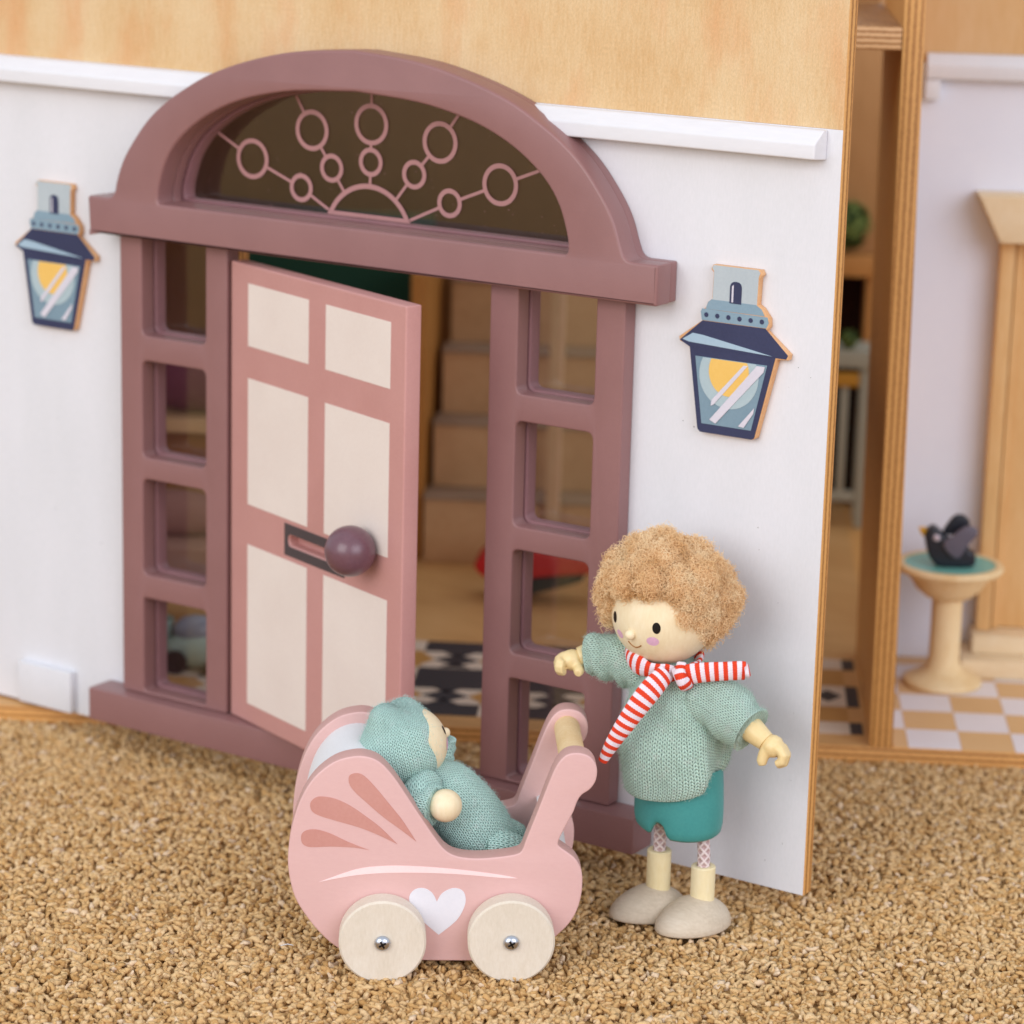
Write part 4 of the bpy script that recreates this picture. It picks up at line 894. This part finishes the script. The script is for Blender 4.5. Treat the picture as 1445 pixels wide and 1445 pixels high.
# head and face
HC = Vector((-2.986, -2.659, 8.28)); HR = 1.33
head = put('head', ball(HC, HR, 64, 44), SKINW, doll)
def decal(name, dirv, a, b_, rot, mat, parent=head, c=HC, R=HR, lift=.006, shape=None, up=Vector((0, 0, 1))):
    """patch hugging the sphere: ellipse a x b round a direction"""
    d = Vector(dirv).normalized(); e1 = up.cross(d).normalized(); e2 = d.cross(e1); vs = [d * (R + lift) + c]; fs = []; n = 28; m = 4
    for j in range(1, m + 1):
        for k in range(n):
            an = 2 * math.pi * k / n; x = math.cos(an) * a * j / m; y = math.sin(an) * b_ * j / m; x, y = x * math.cos(rot) - y * math.sin(rot), x * math.sin(rot) + y * math.cos(rot)
            vs.append((d * R + e1 * x + e2 * y).normalized() * (R + lift) + c)
    for k in range(n): fs.append((0, 1 + k, 1 + (k + 1) % n))
    for j in range(m - 1):
        for k in range(n): fs.append((1 + j * n + k, 1 + (j + 1) * n + k, 1 + (j + 1) * n + (k + 1) % n, 1 + j * n + (k + 1) % n))
    me = pyd(vs, fs); me.polygons.foreach_set('use_smooth', [True] * len(me.polygons)); return put(name, me, mat, parent)
decal('eye', (.38, -.924, -.053), .105, .15, .05, BLACK); decal('eye', (-.60, -.80, -.033), .105, .15, -.05, BLACK)
decal('cheek', (.294, -.898, -.33), .16, .13, 0, CHEEK, lift=.004); decal('cheek', (-.47, -.82, -.34), .14, .12, 0, CHEEK, lift=.004)
put('nose', ball(HC + Vector((-.143, -.958, -.247)).normalized() * (HR + .05), .13, 20, 14), SKINW, head)
sp_ = [HC + Vector(d).normalized() * (HR + .002) for d in smooth_closed([(-.245, -.871, -.42), (-.19, -.86, -.49), (-.11, -.845, -.525), (-.03, -.862, -.505), (.045, -.888, -.455)], 4, False)]
put('smile', sweep(sp_, [.018] * len(sp_), 8), SMILE, head)
# hair: clumps of felt covered with crimped fibres
HE = P3(-.98, 8.72, .55); FA = Vector((-.13, -.97, -.22)).normalized()
cl = []; bmH = []
ga = math.pi * (3 - 5 ** .5); NC = 130
for i in range(NC):
    y = 1 - 2 * (i + .5) / NC; r_ = math.sqrt(1 - y * y); d = Vector((math.cos(ga * i) * r_, math.sin(ga * i) * r_, y))
    p = HE + UDv * d.x * 1.3 + FWv * d.y * 1.15 + Vector((0, 0, d.z * 1.0))
    dh = (p - HC); ang = math.degrees(dh.angle(FA)); 
    if p.z < 7.5: continue
    el = dh.normalized()
    if ang < 58 and el.z < .62: continue
    if ang < 70 and el.z < .1: continue
    if dh.length < 1.0: continue
    bump_ = random.choice((-.12, -.04, .07, .17)); rad = random.uniform(.3, .46); cl.append((p + (p - HE).normalized() * bump_, rad))
for s_, z_, t_, r_ in ((-2.28, 8.35, .8, .26), (-2.38, 8.05, 1.0, .2), (-2.42, 7.85, 1.05, .14), (-2.35, 9.0, .25, .36), (-.12, 7.85, .35, .42), (.12, 8.25, .3, .46), (.2, 8.8, .4, .46), (-.35, 7.68, .1, .3), (.0, 9.35, .4, .42), (-1.6, 9.6, .3, .42), (-.5, 8.35, -.35, .28), (-.8, 9.27, -.62, .38), (-1.5, 9.32, -.62, .38), (-2.05, 9.18, -.3, .36), (-.35, 8.95, -.5, .42), (-1.2, 9.65, -.1, .46), (-.15, 8.55, -.3, .42), (-.15, 8.1, -.15, .38)):
    cl.append((P3(s_, z_, t_), r_))
bm = bmesh.new()
for p, r_ in cl:
    res = bmesh.ops.create_icosphere(bm, subdivisions=3, radius=r_)
    for v in res['verts']:
        nn = v.co.normalized(); v.co = v.co * (1 + .22 * noise.noise(nn * 2.2 + p) + .12 * noise.noise(nn * 6 + p)) + p
me = bpy.data.meshes.new('h'); bm.to_mesh(me); bm.free(); me.polygons.foreach_set('use_smooth', [True] * len(me.polygons))
hair = put('hair', me, HAIRB, doll)
cc = np.array([tuple(p) for p, r in cl]); cr_ = np.array([r for p, r in cl])
def outer(Pp, Nn):
    k = np.ones(len(Pp), bool)
    for c0, r0 in zip(cc, cr_): k &= np.linalg.norm(Pp - c0, axis=1) > r0 * .72
    k &= np.linalg.norm(Pp - np.array(HC), axis=1) > HR * .98
    return k
Pp, Nn = scatter(me, 95000, outer); print('hair fibres', len(Pp))
fibres('hair_curls', Pp, Nn, .17, .007, .042, HAIRM, hair, 10, 1.0, .55)
Pp, Nn = scatter(me, 9000, outer)
fibres('hair_curls', Pp, Nn, .25, .0075, .06, HAIRM, hair, 12, 1.0, .5)
Pp, Nn = scatter(jb.data, 4200, lambda P_, N_: P_[:, 2] > 3.7); fibres('wool_fuzz', Pp, Nn, .12, .0028, .03, FUZZ, jb, 5, .8, .9)
for o in [o for o in doll.children if o.name.startswith('sleeve')]:
    Pp, Nn = scatter(o.data, 1600); fibres('wool_fuzz', Pp, Nn, .12, .0028, .03, FUZZ, o, 5, .8, .9)

# scarf: neck wrap, knot, two tails
scarf = empty('striped_scarf', P3(-1.1, 6.9, .2), 'red and white striped scarf knotted round the doll neck', 'scarf')
nc = P3(-1.02, 7.08, .38); wr_ = []
for k in range(28):
    a = math.radians(-250 + k * 360 / 27); wr_.append(nc + UDv * math.cos(a) * .88 + FWv * math.sin(a) * .82 + Vector((0, 0, .13 * math.cos(a - 2.6) - .12 * max(0, -math.sin(a)))))
put('neck_wrap', sweep(wr_, [(.12 + .03 * math.sin(k), .27 + .05 * math.sin(k * 1.7)) for k in range(28)], 20, False, up=Vector((0, 0, 1))), SCARF, scarf)
def ribbon(pts, w_, th=.07, crease=.04, name='tail', ends=False):
    pts = smooth_closed([Vector(p) for p in pts], 5, False); w_ = [v[0] for v in smooth_closed([Vector((r, 0, 0)) for r in w_], 5, False)]
    return put(name, sweep(pts, [(a, th + crease * abs(math.sin(i * .7))) for i, a in enumerate(w_)], 24, True, up=FWv), SCARF, scarf)
t1 = ribbon([P3(-1.0, 6.98, -.66), P3(-1.35, 6.68, -.98), P3(-1.66, 6.3, -1.12), P3(-2.0, 5.75, -1.1), P3(-2.3, 5.2, -1.0), P3(-2.52, 4.72, -.92)], [.24, .3, .29, .25, .19, .12], .1, .03)
t2 = ribbon([P3(-.75, 6.84, -.62), P3(-.42, 6.98, -.72), P3(0, 7.07, -.8), P3(.45, 7.12, -.85), P3(.8, 7.15, -.86), P3(.95, 7.15, -.86)], [.26, .27, .26, .25, .25, .24], .12, .02)
put('tail_end', sweep([P3(.93, 7.15, -.86), P3(1.02, 7.16, -.86), P3(1.06, 7.17, -.86)], [(.26, .14), (.3, .2), (.22, .12)], 20), SCARF, scarf)
put('knot', sweep(smooth_closed([P3(-.62, 7.22, -.62), P3(-.66, 7.05, -.86), P3(-.6, 6.85, -.92), P3(-.5, 6.68, -.78), P3(-.44, 6.6, -.5)], 4, False), [(.12, .08)] * 4 + [(.15, .11)] * 4 + [(.17, .12)] * 4 + [(.16, .1)] * 4 + [(.1, .07)], 20, wob=lambda i, a: .1 * math.sin(3 * a + i * .5)), SCARF, scarf)

# ================================================================= THE BABY
baby = empty('baby_doll', PF(2.2, 1.6, -2.0), 'baby doll in mint knitted suit and hat lying back in the pink pram', 'doll')
def Q(a, z, d=-2.05): return PF(a, z, d)
def knitball(name, c, r, axes, sc_, parent, mat, corner=None, n=72, m=40):
    """knitted cap: ellipsoid with UV in cm, pulled to a corner"""
    rl_ = []
    for i in range(m + 1):
        ph = math.pi * (i / m) ; rr_ = []
        for k in range(n):
            a = 2 * math.pi * k / n; v = Vector((math.sin(ph) * math.cos(a) * sc_[0], math.sin(ph) * math.sin(a) * sc_[1], math.cos(ph) * sc_[2])) * r
            v = v * (1 + .022 * noise.noise(v * 1.6 + Vector(c)))
            if corner:
                for cv, amt, wdt in corner:
                    q = max(0, v.normalized().dot(Vector(cv).normalized())); v = v * (1 + amt * q ** wdt)
            rr_.append(Vector(c) + axes[0] * v.x + axes[1] * v.y + axes[2] * v.z)
        rl_.append(rr_)
    return put(name, loft(rl_, n), mat, parent)
AX = (PU, -PF.n, Vector((0, 0, 1)))     # x right, y away, z up
bc = Q(.42, 5.08)
# hat axis tilted: knit rows run across; pole towards the back of the head
tl = Matrix.Rotation(math.radians(-8), 3, 'Y'); hax = [AX[0] * tl[0][i] + AX[1] * tl[1][i] + AX[2] * tl[2][i] for i in range(3)]
hax = (hax[0], hax[1], hax[2])
FAX = PU * .88 + PN * .38 + Vector((0, 0, .24)); FAX.normalize()
bc = Q(.52, 5.08) - FAX * .085; hax = (FAX.cross(Vector((0, 0, 1))).normalized(), FAX, FAX.cross(Vector((0, 0, 1))).normalized().cross(FAX).normalized())
hx, hz = hax[0], hax[2]
def loc_(v): return Vector((v.dot(hx), v.dot(FAX), v.dot(hz)))
hat = knitball('hat', bc, 1.02, (hx, FAX, hz), (1.0, 1.0, 1.02), baby, KNITB, [(loc_(PU * -.62 - PN * .3 + Vector((0, 0, 1))), .3, 14), (loc_(PU * .05 + PN * .5 + Vector((0, 0, 1))), .2, 14), (loc_(PU * -1 + Vector((0, 0, -.35))), .08, 4)])
FAB = Vector((1, 0, 0))
fb = Q(.52, 5.08) + FAX * .085; FR_ = .96
put('head', ball(fb, FR_, 48, 32, (1, 1, 1)), SKINW, baby)
def bdir(x, y, z): return AX[0] * x + AX[1] * y + AX[2] * z
hb_ = [o for o in baby.children if o.name.startswith('head')][0]
decal('eye', bdir(.90, -.12, .44), .075, .12, 0, BLACK, hb_, fb, FR_); decal('eye', bdir(.55, .8, .5), .075, .12, 0, BLACK, hb_, fb, FR_)
decal('cheek', bdir(.96, -.12, .05), .14, .17, 0, CHEEK, hb_, fb, FR_, .004)
put('nose', ball(fb + bdir(.95, .28, .24).normalized() * FR_, .13, 16, 12), SKINW, hb_)
# suit body
bp = [Q(.85, 4.45, -2.1), Q(1.15, 4.15, -2.1), Q(1.6, 3.75, -2.1), Q(2.1, 3.15, -2.1), Q(2.5, 2.5, -2.1), Q(2.75, 1.9, -2.1)]
bpath = smooth_closed(bp, 5, False); brad = [v[0] for v in smooth_closed([Vector((r, 0, 0)) for r in (.52, .7, .86, .92, .88, .6)], 5, False)]
suit = put('suit', sweep(bpath, brad, 72, True, up=PF.n, wob=lambda i, a: .04 * noise.noise(Vector((math.cos(a) * 2, math.sin(a) * 2, i * .3)))), KNITB, baby)
put('leg', sweep(smooth_closed([Q(2.6, 2.6, -1.6), Q(3.0, 2.55, -1.6), Q(3.4, 2.3, -1.7), Q(3.65, 1.9, -1.75)], 4, False), [.5] * 4 + [.46] * 4 + [.36] * 4 + [.25], 40, True), KNITB, baby)
put('leg', sweep(smooth_closed([Q(2.5, 2.6, -2.5), Q(2.95, 2.6, -2.5), Q(3.4, 2.35, -2.5), Q(3.7, 1.9, -2.5)], 4, False), [.5] * 4 + [.46] * 4 + [.36] * 4 + [.25], 40, True), KNITB, baby)
near_sl = put('sleeve', sleeve([Q(1.0, 4.35, -1.5), Q(.92, 4.12, -1.15), Q(1.0, 3.95, -.95), Q(1.22, 3.92, -.82)], [.44, .5, .54, .5], seed=2), KNITB, baby)
put('sleeve', sweep(smooth_closed([Q(1.0, 4.3, -2.6), Q(1.28, 4.5, -2.8), Q(1.42, 4.72, -2.9), Q(1.5, 4.9, -2.95), Q(1.52, 5.0, -2.95)], 3, False), [.45] * 3 + [.42] * 3 + [.34] * 3 + [.28] * 3 + [.1], 30), KNITB, baby)
put('hand', ball(Q(1.5, 3.98, -.72), .41, 36, 24), SKINW, baby)
for o, n in ((hat, 2000), (suit, 2600), (near_sl, 700)):
    Pp, Nn = scatter(o.data, n); fibres('wool_fuzz', Pp, Nn, .1, .0026, .028, FUZZB, o, 5, .8, .9)

# a thread end by the pram
tag(put('thread_end', sweep([(-9.6, -9.8, -.02), (-9.45, -9.7, .03), (-9.3, -9.66, .02)], [.012, .014, .01], 6), WHITE), 'tiny white thread lying on the carpet left of the pram', 'thread')
